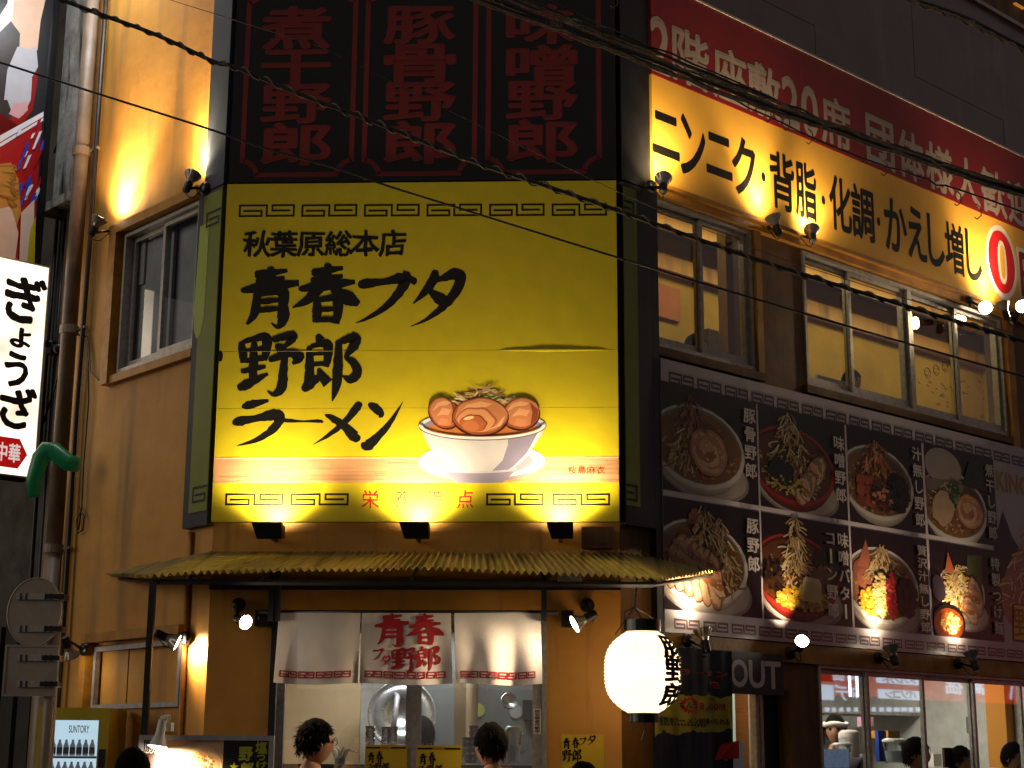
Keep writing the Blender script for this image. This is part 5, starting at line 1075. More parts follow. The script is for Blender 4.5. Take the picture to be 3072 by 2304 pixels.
# ------------------------------------------------------------------ people
def skin_mesh(nm, V, E, rad, root=0, sub=2):
    me = bpy.data.meshes.new(nm); me.from_pydata(V, E, []); ob = bpy.data.objects.new(nm, me); C.objects.link(ob)
    md = ob.modifiers.new('s', 'SKIN'); md.use_smooth_shade = True
    for i, v in enumerate(me.skin_vertices[0].data): v.radius = rad[i] if isinstance(rad[i], tuple) else (rad[i], rad[i]); v.use_root = i == root
    s2 = ob.modifiers.new('d', 'SUBSURF'); s2.levels = s2.render_levels = sub
    dg = bpy.context.evaluated_depsgraph_get(); out = bpy.data.meshes.new_from_object(ob.evaluated_get(dg)); out.name = nm
    bpy.data.objects.remove(ob); bpy.data.meshes.remove(me)
    mb = MB(); mb.add([tuple(v.co) for v in out.vertices], [tuple(p.vertices) for p in out.polygons]); bpy.data.meshes.remove(out); return mb
# standing adult of 1.70 m facing -y: pelvis, spine, chest, neck, shoulders, arms, legs
BV = [(0, 0, .92), (0, .005, 1.08), (0, .01, 1.24), (0, .02, 1.40), (0, .012, 1.47), (0, -.005, 1.53),
      (.17, .02, 1.385), (.24, .02, 1.12), (.22, -.10, .90), (.215, -.15, .83), (-.17, .02, 1.385), (-.24, .02, 1.12), (-.22, -.10, .90), (-.215, -.15, .83),
      (.09, 0, .86), (.095, -.01, .48), (.10, .02, .09), (.11, -.12, .03), (-.09, 0, .86), (-.095, -.01, .48), (-.10, .02, .09), (-.11, -.12, .03)]
BE = [(0, 1), (1, 2), (2, 3), (3, 4), (4, 5), (3, 6), (6, 7), (7, 8), (8, 9), (3, 10), (10, 11), (11, 12), (12, 13), (0, 14), (14, 15), (15, 16), (16, 17), (0, 18), (18, 19), (19, 20), (20, 21)]
BR_ = [(.14, .10), (.125, .09), (.15, .10), (.10, .08), .055, .055, .06, .044, .032, .038, .06, .044, .032, .038, .085, .058, .04, .035, .085, .058, .04, .035]
body_mb = skin_mesh('body', BV, BE, BR_)
JV = BV[:4] + [BV[i] for i in (6, 7, 8, 10, 11, 12)]; JV[0] = (0, 0, .86)
jacket_mb = skin_mesh('jacket', JV, [(0, 1), (1, 2), (2, 3), (3, 4), (4, 5), (5, 6), (3, 7), (7, 8), (8, 9)], [(.185, .135), (.165, .125), (.185, .13), (.13, .105), .082, .062, .05, .082, .062, .05])
trous_mb = skin_mesh('trousers', [(0, 0, .95), (.09, 0, .84), (.095, -.01, .48), (.10, .02, .12), (-.09, 0, .84), (-.095, -.01, .48), (-.10, .02, .12)], [(0, 1), (1, 2), (2, 3), (0, 4), (4, 5), (5, 6)], [(.15, .115), .10, .075, .07, .10, .075, .07])
def head_pts(k=1., z0=-9, jit_=0., seed=0, face=True):
    mb = MB(); n, m_ = 24, 18; vs = []
    for j in range(m_ + 1):
        th = PI * j / m_; zc = math.cos(th)
        for i in range(n):
            ph = 2 * PI * i / n; x = math.sin(th) * math.sin(ph); y = -math.sin(th) * math.cos(ph); z = zc
            X = .076 * x; Y = .095 * y; Z = .118 * z
            if z < 0: X *= 1 + .28 * z; Y *= 1 + (.12 * z if y < 0 else .35 * z)
            if y < 0 and face and k == 1:
                a = abs(x)
                if a < .28 and -.35 < z < .12: Y -= .02 * (1 - a / .28) * (.5 - (z + .02) * 1.1 if z > -.3 else .5)        # nose
                if .18 < a < .62 and -.02 < z < .2: Y += .008                                             # eye sockets
                if a < .3 and -.62 < z < -.48: Y -= .004                                                 # lips
            q = k + jit_ * noise.noise((x * 4 + seed, y * 4, z * 4)); vs.append((X * q, Y * q, Z * q))
    fs = [(j * n + i, j * n + (i + 1) % n, (j + 1) * n + (i + 1) % n, (j + 1) * n + i) for j in range(m_) for i in range(n)]
    mb.add(vs, fs)
    return mb
def person(x, y, zh, yaw, label, top='jacket', hair='short', seed=1, scale=None, floor=0., group=None):
    """head top at zh; feet on the floor"""
    r = random.Random(seed); h = zh - floor; s = h / 1.745; fr = Fr((x, y), yaw); fr.M = Matrix.Translation((x, y, floor)) @ Matrix.Rotation(yaw, 4, 'Z') @ Matrix.Scale(s, 4)
    t = thing('person', label, 'person', fr, (0, 0, 0), group); hz = 1.618
    mb = MB(); mb.v = list(body_mb.v); mb.f = list(body_mb.f); mb.c = list(body_mb.c); mb.mi = list(body_mb.mi)
    hd = head_pts(); mb.add([(v[0], v[1] - .018, v[2] + hz) for v in hd.v], hd.f)
    for sd in (-1, 1): mb.lathe([(0, -.004), (.014, 0), (.018, .006), (.012, .01), (0, .006)], (sd * .074, -.012, hz - .012), (sd, .2, 0), 12)
    build('body', mb, M['skin'], fr, parent=t, smooth=True)
    mb = MB(); mb.v = list(jacket_mb.v); mb.f = list(jacket_mb.f); mb.c = list(jacket_mb.c); mb.mi = list(jacket_mb.mi)
    if top == 'jacket': mb.lathe([(.075, 1.40), (.072, 1.46), (.062, 1.462), (.062, 1.41)], (0, .01, 0), seg=20)
    build('jacket' if top == 'jacket' else 'shirt', mb, M[top], fr, parent=t, smooth=True)
    build('trousers', trous_mb, M['trousers'], fr, parent=t, smooth=True)
    mb = MB()
    for sd in (-1, 1): mb.lathe([(0, .0), (.008, .002), (.011, .0)], (sd * .031, -.101, hz + .008), (0, -1, 0), 10)
    build('eyes', mb, M['hair'], fr, parent=t)
    hp_ = head_pts(1.13, jit_=.07, seed=seed, face=False); mb = MB(); keep = []
    for f in hp_.f:
        c = [sum(hp_.v[i][k] for i in f) / 4 for k in range(3)]
        front = c[1] < -.045; lim = .052 if front else (-.005 if c[1] < .01 else -.05)
        if c[2] > lim: keep.append(f)
    mb.add([(v[0], v[1] - .014, v[2] + hz) for v in hp_.v], keep)
    n = {'short': 900, 'messy': 900, 'long': 800}[hair]; L = {'short': .035, 'messy': .04, 'long': .05}[hair]
    for i in range(n):
        th = math.acos(r.uniform(-.45, 1)); ph = r.uniform(0, 2 * PI); x_, y_, z_ = math.sin(th) * math.sin(ph), -math.sin(th) * math.cos(ph), math.cos(th)
        if y_ < -.3 and z_ < .42: continue
        if y_ < .1 and z_ < -.05: continue
        p = Vector((.083 * x_, .103 * y_ - .014, .128 * z_ + hz)); nrm_ = Vector((x_, y_, z_ * .8)); dn = Vector((0, 0, -1)) - nrm_ * (-nrm_.z); 
        if dn.length < .05: dn = Vector((r.uniform(-1, 1), r.uniform(-1, 1), 0))
        d = (dn.normalized() + Vector((r.uniform(-.7, .7), r.uniform(-.7, .7), r.uniform(-.3, .6))) * (1.1 if hair == 'messy' else .45)).normalized()
        l = L * r.uniform(.5, 1.3); out = nrm_ * (.35 if hair == 'messy' else .1); q1 = p + (d + out) * l * .5; q2 = p + (d + out * .4) * l; sd = d.cross(nrm_).normalized() * .004
        mb.add([p - sd - nrm_ * .006, p + sd - nrm_ * .006, q1 + sd * .8, q1 - sd * .8, q2], [(0, 1, 2, 3), (3, 2, 4)])
    build('hair', mb, M['hair'], fr, parent=t, smooth=True)
    return t, fr, hz
def px_person(px, py, Y, yaw, label, floor=0., **k):
    q = at_depth(px, py, Y); return person(q.x, Y, q.z, math.radians(yaw), label, floor=floor, **k)
t, fr, hz = px_person(940, 2156, 9.1, 118, 'man with tousled black hair, glasses and dark jacket at the shop window', hair='messy', seed=3)
mb = MB()
for sd in (-1, 1): mb.tube([(sd * .034 + .027 * math.cos(a), -.118, hz + .008 + .02 * math.sin(a)) for a in [i * PI / 8 for i in range(17)]], .003, 5, cap=False); mb.tube([(sd * .062, -.115, hz + .012), (sd * .08, -.02, hz + .008)], .0028, 5)
build('glasses', mb, mat('red_brown_frame', '#6a1c14', .3), fr, parent=t)
px_person(1477, 2168, 9.2, 218, 'boy with short black hair in a cream shirt looking into the shop window', top='shirt', hair='short', seed=5)
px_person(398, 2242, 7.6, 170, 'dark haired person in front of the menu stand, only the head in view', hair='short', seed=7)
px_person(1752, 2287, 6.9, 190, 'dark haired person at the bottom edge below the lantern', hair='short', seed=8)
px_person(1270, 2150, 11.2, 200, 'cook in a dark top behind the window mullion', hair='short', seed=9, floor=.1)
def in_room(fr0, px, py, off, yaw, label, floor, **k):
    u, z = fr0.at(px, py, off); w = fr0.w(u, off, z); return person(w.x, w.y, w.z, fr0.ang + math.radians(yaw), label, floor=floor, **k)
t, fr, hz = in_room(FR, 2505, 2142, 1.5, -60, 'cook with a white headband bending over the counter', .12, hair='short', seed=11)
mb = MB(); mb.tube([(.088 * math.cos(a), .105 * math.sin(a) - .014, hz + .045 + .006 * math.sin(a * 3)) for a in [i * PI / 12 for i in range(25)]], .019, 8, cap=False); mb.lathe([(0, -.02), (.022, 0), (0, .02)], (.03, .1, hz + .04), (0, 1, .3), 10); mb.tube([(.03, .11, hz + .04), (.06, .14, hz + .0), (.07, .15, hz - .04)], .012, 6)
build('headband', mb, M['cloth'], fr, parent=t, smooth=True)
in_room(FR, 2740, 2212, .32, 20, 'customer with shaggy black hair behind the second window', .0, hair='long', seed=12)
in_room(FR, 2875, 2238, .45, 10, 'customer with short black hair behind the brown menu stand', .0, hair='short', seed=13)
in_room(FR, 3032, 2228, .4, 0, 'customer at the right edge behind the last window', .0, hair='short', seed=14)
in_room(FR, 2080, 1003, .45, 40, 'diner with short black hair at the first upper window', 3.2, hair='short', seed=15)
in_room(FR, 2549, 1110, .55, 0, 'diner with short black hair at the wide upper window', 3.2, hair='short', seed=16)

# ------------------------------------------------------------------ menu stand with clip lamp
SY = 8.75; q0 = at_depth(420, 2205, SY); q1 = at_depth(824, 2205, SY); FS = Fr((q0.x, SY), 0); w = q1.x - q0.x; zt = q0.z; zb = .55
ms = thing('menu_stand', 'silver framed menu stand with a glaring clip lamp on top', 'menu stand', FS, (0, 0, 0))
mb = MB(); mb.ring(0, w, zb, zt, -.02, .02, .026); build('frame', mb, M['alu_w'], FS, parent=ms)
mb = MB()
for u in (.04, w - .04): mb.box(u - .012, u + .012, .022, .05, 0, zb + .3); mb.box(u - .015, u + .015, -.2, .2, .0, .03)
build('legs', mb, M['alu_w'], FS, parent=ms)
mb = MB(); sx = w * .625; mb.box(.026, sx, -.004, .012, zb + .026, zt - .026, hexc('#c9a684')); mb.box(sx, w - .026, -.004, .012, zb + .026, zt - .026, hexc('#15171a')); build('board', mb, M['prg'], FS, parent=ms)
mb = MB(); A = Art(mb, .026, sx, zt - .026 - .5, zt - .026, -.005); A.poly([(0, .6), (.14, .6), (.14, 1), (0, 1)], '#2c1418'); A.ell(.74, .68, .26, .27, '#d8b890'); A.ell(.74, .68, .22, .22, '#c89868', wob=.2); speck(A, .74, .68, .18, .18, 120, ['#e0c090', '#a87848', '#7c5430'], .02); A.ell(.93, .6, .1, .08, '#b82420'); A.ell(.4, .2, .34, .36, '#e8d8b8'); A.ell(.4, .2, .28, .28, '#d8a870'); sprouts(A, .4, .1, .5, .24, 120)
build('dish_photo', mb, M['prg'], FS, parent=ms)
def SP(x, y): q = at_depth(x, y, SY); return q.x - q0.x, q.z
mb = MB()
for ch, x0, y0, x1, y1, col in (('豚', 436, 2222, 470, 2260, '#e8d8c8'), ('豚', 438, 2224, 468, 2258, '#140c0a'), ('野', 441, 2262, 470, 2282, '#2a1a14'), ('塩', 768, 2222, 802, 2262, '#a8a838'), ('つ', 772, 2264, 796, 2282, '#a8a838'), ('け', 770, 2284, 802, 2304, '#a8a838'), ('野', 718, 2240, 758, 2284, '#b0b038'), ('郎', 724, 2286, 762, 2326, '#b0b038'), ('★', 690, 2288, 716, 2310, '#c0b828')):
    a = SP(x0, y0); b = SP(x1, y1); put(mb, ch, a[0], b[0], b[1], a[1], -.008 - (.002 if col == '#140c0a' else 0), hexc(col), .055 if col != '#140c0a' else .02, .03)
build('lettering', mb, M['prg'], FS, parent=ms)
cl = SP(490, 2188); t = thing('clip_lamp', 'white clip lamp with a ribbed reflector bulb glaring onto the menu stand', 'lamp', FS, (cl[0], -.05, cl[1]))
mb = MB(); mb.lathe([(0, .08), (.022, .078), (.024, .02), (.026, 0), (.045, -.05), (.055, -.062)], (cl[0], -.08, cl[1] - .03), (.12, .1, 1), 24); build('shade', mb, M['plastic'], FS, parent=t)
mb = MB(); mb.box(cl[0] + .0, cl[0] + .05, -.05, .03, cl[1] - .01, cl[1] + .035); mb.tube([(cl[0] + .03, -.02, cl[1] + .03), (cl[0] + .035, -.04, cl[1] + .07), (cl[0], -.07, cl[1] + .06)], .01, 8); build('clip', mb, M['plastic'], FS, parent=t)
mb = MB(); mb.lathe([(.048, -.06), (.03, -.072), (0, -.078)], (cl[0], -.08, cl[1] - .03), (.12, .1, 1), 20); build('lens', mb, M['lensw'], FS, parent=t)
light('SPOT', FS, (cl[0] + .0, -.13, cl[1] - .115), 260, WARM2, t, aim=(.25, .55, -1), size=.03, spot=130, blend=1)

# ------------------------------------------------------------------ vending machine
VY = 9.9; v0 = at_depth(120, 2122, VY); v1 = at_depth(331, 2116, VY); FV = Fr((v0.x, VY), math.radians(4)); vw = v1.x - v0.x; vz = v0.z
vm = thing('vending_machine', 'yellow drinks vending machine with a lit white display behind the traffic pole', 'vending machine', FV, (0, 0, 0))
mb = MB(); mb.box(.0, vw, .02, .6, .03, vz); build('cabinet', mb, M['vend'], FV, parent=vm)
d0 = .05; d1 = vw * .85; dz1 = vz - .075; dz0 = .95
mb = MB(); mb.box(0, vw, -.03, .02, dz1, vz - .003); mb.box(0, vw, -.03, .02, .1, dz0); mb.box(0, d0, -.03, .02, dz0, dz1); mb.box(d1, vw, -.03, .02, dz0, dz1); build('front_door', mb, M['vend'], FV, parent=vm)
mb = MB(); mb.box(d0, d1, .005, .018, dz0, dz1); build('lit_display', mb, emat('display_light', '#bcd8e8', 1.25), FV, parent=vm)
mb = MB(); mb.add([(d0, -.025, dz0), (d1, -.025, dz0), (d1, -.025, dz1), (d0, -.025, dz1)], [(0, 1, 2, 3)]); build('display_glass', mb, M['clear'], FV, parent=vm)
mb = MB(); put(mb, 'SUNTORY', d0 + .13, d1 - .06, dz1 - .075, dz1 - .03, .003, hexc('#3c7c8c'), .02); build('lettering', mb, M['prg'], FV, parent=vm)
bl = mat('blue_label', '#7c84a8', .3); bt = mat('dark_drink', '#3a2418', .2); bc = mat('pale_drink', '#c8c8d0', .25, emit='#a8b4c0', estr=.15)
for row in range(4):
    zz = dz1 - .19 - row * .13; mb = MB(); mb.box(d0 + .005, d1 - .005, -.02, .004, zz - .035, zz - .022); build('shelf', mb, M['sock'], FV, parent=vm)
    for i in range(7):
        x = d0 + .045 + i * (d1 - d0 - .08) / 6; mb = MB(); mb.lathe([(.017, 0), (.017, .06), (.008, .082), (.008, .095), (0, .096)] if row != 2 else [(.015, 0), (.016, .07), (.013, .075), (0, .075)], (x, -.003, zz - .02), seg=10); 
        mb.lathe([(.0178, .012), (.0178, .05)], (x, -.003, zz - .02), seg=10); dk = [i_ for i_ in range(len(mb.f) - 10, len(mb.f))]
        for i_ in dk: mb.mi[i_] = 1
        build('drink', mb, [bc, bt if row != 2 else bl], FV, parent=vm, smooth=True)
mb = MB(); mb.box(d1 + .01, vw - .012, -.034, -.03, dz1 - .28, dz1 - .17); build('coin_panel', mb, M['navy'], FV, parent=vm)
mb = MB(); mb.box(d1 - .005, vw - .012, -.036, -.03, dz1 - .40, dz1 - .34); build('button_panel', mb, mat('green_panel', '#2f7a3a', .4), FV, parent=vm)
light('AREA', FV, ((d0 + d1) / 2, -.05, (dz0 + dz1) / 2), 3, (.8, .92, 1), vm, aim=(0, -1, -.2), sx=.25, sy=.6)

# ------------------------------------------------------------------ traffic sign pole
PY = 9.2; FP = Fr((0, PY), 0)
def WP(x, y, Y=PY): q = at_depth(x, y, Y); return (q.x, 0, q.z)
tp_ = thing('traffic_sign_pole', 'grey street pole with the backs of a round and a square traffic sign', 'traffic sign', FP, (WP(150, 2290)[0], 0, 0))
b_ = WP(136, 2304); c_ = WP(172, 1778); dx = (c_[0] - b_[0]) / (c_[2] - b_[2])
mb = MB(); mb.tube([(b_[0] - dx * b_[2], 0, 0), b_, c_], .038, 14); build('pole', mb, M['pvc'], FP, parent=tp_, smooth=True)
q = WP(112, 1839); sb = mat('sign_back', '#a5978a', .5, .25, col2='#8c8074', scale=6)
mb = MB(); n = 40; rx, rz = .155, .193; mb.prism([(q[0] + rx * math.cos(2 * PI * i / n), q[2] + rz * math.sin(2 * PI * i / n)) for i in range(n)], -.05, -.045); mb.tube([(q[0] + rx * math.cos(2 * PI * i / n), -.047, q[2] + rz * math.sin(2 * PI * i / n)) for i in range(n + 1)], .006, 6, cap=False); rd = build('round_sign', mb, sb, FP, parent=tp_, smooth=False)
q2a, q2b = WP(27, 1938), WP(172, 2088); mb = MB(); mb.box(q2a[0], q2b[0], -.05, -.045, q2b[2], q2a[2]); mb.ring(q2a[0] - .004, q2b[0] + .004, q2b[2] - .004, q2a[2] + .004, -.055, -.04, .012); sq = build('square_sign', mb, sb, FP, parent=tp_)
for yy, par in ((1792, rd), (1888, rd), (1975, sq), (2053, sq)):
    a = WP(60, yy); b = WP(182, yy + 4); mb = MB(); mb.box(a[0], b[0], -.064, -.0505, a[2] - .018, a[2] + .018); build('bracket', mb, M['alu'], FP, parent=par)
    mb = MB(); c2 = WP(176 - (yy - 1778) * .075, yy)[0]; mb.box(c2 - .05, c2 + .05, -.066, .044, a[2] - .014, a[2] + .014)
    for xx in (.02, .05, .16, .19): mb.box(a[0] + xx, a[0] + xx + .008, -.068, -.064, a[2] - .017, a[2] + .017)
    build('clamp', mb, M['sock'], FP, parent=par)

# ------------------------------------------------------------------ neighbour on the left
nbg = thing('neighbour_building', 'soot stained concrete building left of the drainpipe', 'building', FL_, (-3, 0, 0))
mb = MB(); mb.box(-9, -2.02, .25, 4, 0, 10); build('wall', mb, M['darkconc'], FL_, parent=nbg)
def LU(x, y, off=0): return FL_.at(x, y, off)
a = LU(205, 300, .05)[0]; mb = MB(); zl = LU(240, 590, .0)[1]; mb.box(a, -2.1, -.02, .25, zl + .02, 10); build('upper_pilaster', mb, M['concrete'], FL_, parent=nbg)
mb = MB(); mb.box(a - .06, -2.1, -.1, .25, zl - .05, zl + .02); build('ledge', mb, M['concrete'], FL_, parent=nbg)
mb = MB(); mb.box(a + .18, -2.1, .02, .25, 0, zl - .05); build('lower_pilaster', mb, mat('taupe_render', '#8a735c', .8, col2='#6a5644', bump=.4), FL_, parent=nbg)
mb = MB(); mb.box(-3.4, a - .02, .1, .25, 3.9, 10); mb.box(-3.4, a + .1, .12, .25, 0, 3.85); build('recess_panel', mb, mat('grey_brown_panel', '#4c463f', .75, col2='#2a2520', scale=5, bump=.4), FL_, parent=nbg)
mb = MB()
for i, (off, x) in enumerate(((-2.42, .06), (-2.5, .08), (-2.36, .05), (-2.62, .07))): mb.tube([(off, x, 0), (off + .02, x, 2.6), (off, x, 4.3), (off + .02, x, 5.2 + i * .4)], .012 + .006 * (i % 2), 7)
mb.tube([(-2.5, .02, 4.0), (-2.3, .0, 4.25), (-2.12, .0, 4.7), (-2.05, 0, 5.0)], .008, 6); mb.tube([(-2.6, 0, 6.2), (-2.4, 0, 6.5), (-2.3, 0, 6.55)], .008, 5)
build('wall_cables', mb, M['rubber'], FL_, parent=nbg, smooth=True)
mb = MB(); q = LU(165, 1050, .0); mb.tube([(q[0] - .1, .02, q[1] + .02), (q[0] + .06, .02, q[1])], .045, 10); mb.lathe([(0, 0), (.05, .01), (.05, .05), (0, .06)], (q[0] - .12, .02, q[1] + .04), (0, 0, 1), 12); build('cable_gland', mb, M['sock'], FL_, parent=nbg, smooth=True)
mb = MB()
for k in range(9): u = -2.35 - k * .28; mb.box(u, u + .2, .05, .12, .2, 2.6 - .02 * k)
build('lower_slat', mb, M['darkconc'], FL_, parent=nbg)
# lit dumpling sign
o = FL_.w(*(lambda q: (q[0], 0, q[1]))(FL_.at(158, 1100))); FG = Fr((o.x, o.y), FR.ang)
gs = thing('dumpling_sign', 'tall white lit box sign with black brush kana and a red hexagon', 'sign', FG, (0, 0, 2.8))
a = FG.rect(-60, 800, 150, 1430); gu1 = FG.at(128, 1100)[0]; gz1 = FG.at(152, 802)[1]; gz0 = FG.at(104, 1438)[1]; gu0 = gu1 - .62
mb = MB(); mb.box(gu0, gu1, .004, .2, gz0, gz1); build('box', mb, M['darkconc'], FG, parent=gs)
mb = MB(); mb.box(gu0 + .01, gu1 - .012, -.004, .003, gz0 + .012, gz1 - .012)
gm = emat('sign_diffuser', (1, .80, .60), 1.25); nn = gm.node_tree.nodes; tx = nn.new('ShaderNodeTexNoise'); tx.inputs['Scale'].default_value = 2.2; tx.inputs['Detail'].default_value = 1; tcn = nn.new('ShaderNodeTexCoord'); gm.node_tree.links.new(tcn.outputs['Object'], tx.inputs[0]); mr = nn.new('ShaderNodeMapRange'); mr.inputs['From Min'].default_value = .3; mr.inputs['From Max'].default_value = .65; mr.inputs['To Min'].default_value = .92; mr.inputs['To Max'].default_value = 2.6; gm.node_tree.links.new(tx.outputs[0], mr.inputs[0]); gm.node_tree.links.new(mr.outputs[0], [x for x in nn if x.type == 'EMISSION'][0].inputs[1])
build('lit_face', mb, gm, FG, parent=gs)
mb = MB(); t_ = .012; mb.ring(gu0, gu1, gz0, gz1, -.012, .0035, .011); build('rim', mb, M['alu'], FG, parent=gs)
mb = MB()
for ch, x0, y0, x1, y1 in (('ぎ', 11, 826, 141, 970), ('ょ', 28, 984, 96, 1044), ('う', 10, 1056, 86, 1163), ('ざ', -4, 1160, 112, 1286)):
    g0 = FG.rect(x0, (y0 + y1) / 2, x1, (y0 + y1) / 2, -.006); put(mb, ch, g0[0], g0[1], FG.at((x0 + x1) / 2, y1, -.006)[1], FG.at((x0 + x1) / 2, y0, -.006)[1], -.0065, hexc('#1a0e08'), .05, .05); build('character', mb, M['prf'], FG, parent=gs); mb = MB()
mb = MB(); g0 = FG.rect(-45, 1310, 79, 1404, -.006); u0, u1 = g0[0], g0[1]; z1 = FG.at(20, 1311, -.006)[1]; z0 = FG.at(20, 1402, -.006)[1]; m_ = (z0 + z1) / 2; e_ = (u1 - u0) * .2
mb.poly([(u0, m_), (u0 + e_, z0), (u1 - e_, z0), (u1, m_), (u1 - e_, z1), (u0 + e_, z1)], -.0065, hexc('#c81414'))
pm2 = print_mat('backlit_red', .4, emis=.5, bump=0); line(mb, '中華', FG.at(-14, 1360, -.007)[0], FG.at(62, 1360, -.007)[0], z0 + .035, z1 - .035, -.008, (1, .9, .85), .03)
build('red_hexagon', mb, pm2, FG, parent=gs)
# printed billboard above it (its drawn figures are left out, plain colour shapes stand in)
bu1 = FG.at(131, 390, .1)[0]; bz0_ = FG.at(100, 790, .1)[1]
bbd = thing('printed_billboard', 'brightly lit red, white and black printed billboard above the dumpling sign', 'billboard', FG, (bu1 - .5, .1, bz0_))
mb = MB(); mb.box(bu1 - 1.4, bu1, .1, .22, bz0_, 8.6, hexc('#24262a')); mb.box(bu1, bu1 + .05, .08, .3, bz0_, 8.6, hexc('#101012')); build('board', mb, M['prg'], FG, parent=bbd)
def G2(x, y): q = FG.at(x, y, .098); return q
mb = MB(); k = 0
def gp(pts, col):
    global k
    k += 1; mb.poly([G2(*p) for p in pts], .0985 - k * .0004, hexc(col) if isinstance(col, str) else col)
gp([(-60, 430), (-60, 800), (98, 800), (126, 350)], '#a8141c')
gp([(-60, 0), (-60, 450), (60, 400), (66, 230), (100, 60), (110, -60), (-60, -60)], '#26282c')
gp([(-60, 300), (-60, 420), (60, 330), (110, 205), (112, 240), (98, 330), (60, 380), (0, 430)], '#8c1018')
gp([(30, -60), (150, -60), (122, 60), (112, 150), (100, 160), (72, 150), (58, 140), (60, 100), (30, 60)], '#d9b8a0')
gp([(52, 140), (70, 142), (90, 150), (108, 136), (114, 200), (96, 232), (92, 300), (70, 345), (40, 350), (22, 300), (12, 300), (22, 210)], '#b4b8c4')
gp([(44, 310), (80, 306), (84, 330), (56, 356), (26, 342)], '#d0a0a4')
gp([(-60, 90), (0, 95), (36, 60), (48, -60), (-60, -60)], '#dfe4ea'); gp([(-60, 60), (0, 45), (22, 10), (26, -60), (-60, -60)], '#20242c')
gp([(-60, 440), (130, 335), (130, 350), (-60, 462)], '#e8e4ea'); gp([(-60, 466), (129, 354), (129, 362), (-60, 478)], '#e8e4ea')
for i in range(34):
    x = rnd.uniform(40, 118); y = rnd.uniform(375, 620) + (118 - x) * .5; l = rnd.uniform(18, 50); gp([(x, y), (x + 8, y - 3), (x + 8 + l * .4, y - l), (x + l * .35, y - l + 4)], rnd.choice(['#2040b8', '#dfe4ea', '#dfe4ea', '#2848c0', '#9c141c']))
gp([(-60, 500), (30, 490), (52, 540), (60, 640), (40, 700), (-60, 720)], '#c08a40'); gp([(-60, 640), (30, 620), (52, 700), (40, 800), (-60, 800)], '#e4c8b4'); gp([(60, 640), (100, 600), (98, 700), (80, 800), (54, 800)], '#e4c8b4'); gp([(88, 690), (104, 650), (100, 800), (76, 800)], '#c0b018')
for i in range(12): gp([(rnd.uniform(-40, 30), 500 + i * 9), (rnd.uniform(30, 56), 496 + i * 11), (rnd.uniform(30, 50), 504 + i * 11)], '#9c6a2c')
build('print', mb, M['prg'], FG, parent=bbd)
light('AREA', FG, (bu1 - .5, -1.1, 7.6), 34, (.92, .95, 1), bbd, aim=(0, 1.1, -1.6), sx=1.4, sy=.2)
# green tube
gt = [at_depth(x, y, 10.9) for x, y in ((236, 1395), (205, 1388), (160, 1352), (140, 1350), (122, 1372), (108, 1420), (100, 1440), (102, 1490))]
mb = MB(); mb.tube(gt, .06, 14, rr=[.052, .06, .064, .062, .06, .057, .05, .038]); mb.tube([gt[-2], gt[-1]], .042, 12)
tag(build('inflatable_tube', mb, M['green'], WW, o=gt[3], smooth=True), 'bent green inflated tube poking out beside the drainpipe', 'inflatable')

# ------------------------------------------------------------------ overhead cables
def ext(P):
    P = [Vector((*p, 0)) for p in P]; a = P[0] + (P[0] - P[1]).normalized() * 1500; b = P[-1] + (P[-1] - P[-2]).normalized() * 1500; P = [a] + P + [b]; out = []
    for i in range(len(P) - 1):
        p0, p1, p2, p3 = P[max(i - 1, 0)], P[i], P[i + 1], P[min(i + 2, len(P) - 1)]
        for k in range(6):
            t = k / 6; q = .5 * (2 * p1 + (p2 - p0) * t + (2 * p0 - 5 * p1 + 4 * p2 - p3) * t * t + (3 * p1 - p0 - 3 * p2 + p3) * t ** 3); out.append((q.x, q.y))
    return out + [(P[-1].x, P[-1].y)]
def cable(P, Y0, Y1, r, label, m='rubber', wig=0., wrap=0, seed=0, mbs=None):
    E_ = ext(P); n = len(E_); pts = []
    for i, (x, y) in enumerate(E_):
        q = at_depth(x, y, Y0 + (Y1 - Y0) * i / (n - 1)); q += Vector((0, noise.noise((i * .7, seed, 1)), noise.noise((i * .7, seed, 4)))) * wig; pts.append(q)
    mb = mbs or MB(); mb.tube(pts, r, 7)
    if mbs: return pts
    root = build('overhead_cable', mb, M[m], WW, o=pts[0], smooth=True, label=label, cat='cable', group='overhead cables')
    if wrap:
        mb = MB(); rr = random.Random(seed)
        L = [0]
        for a, b in zip(pts, pts[1:]): L.append(L[-1] + (b - a).length)
        H2 = []; N = int(L[-1] * wrap * 8)
        for i in range(N + 1):
            s = L[-1] * i / N; j = max(k for k in range(len(L)) if L[k] <= s); j = min(j, len(pts) - 2); p = pts[j].lerp(pts[j + 1], (s - L[j]) / (L[j + 1] - L[j])); a = i * 2 * PI / 8
            H2.append(p + Vector((0, math.cos(a), math.sin(a) * (1 + .6 * noise.noise((s * 2, 1, seed))))) * (r * 1.55))
        mb.tube(H2, r * .45, 5); build('lashing_wire', mb, M['cable_l'], WW, parent=root, smooth=True)
    return pts
cable([(187, 0), (282, 36), (472, 106), (646, 187), (704, 201), (925, 293), (1092, 354), (1292, 435), (1463, 500), (1646, 561), (1906, 650), (2128, 730), (2372, 812), (2695, 912), (3072, 1024)], 8.6, 8.2, .0125, 'thick lashed cable crossing the whole view from the top left', wrap=7, seed=1)
cable([(0, 187), (271, 274), (600, 378), (803, 447), (1007, 504), (1170, 560), (1391, 629), (1897, 786), (2536, 977), (3072, 1130)], 8.8, 8.4, .0068, 'thin cable crossing below the thick one, over the drawn lettering')
cable([(800, 90), (954, 138), (1104, 210), (1500, 407), (1646, 476), (1935, 612), (2300, 760), (2700, 890)], 9.2, 9.0, .0022, 'hair thin wire crossing the black sign')
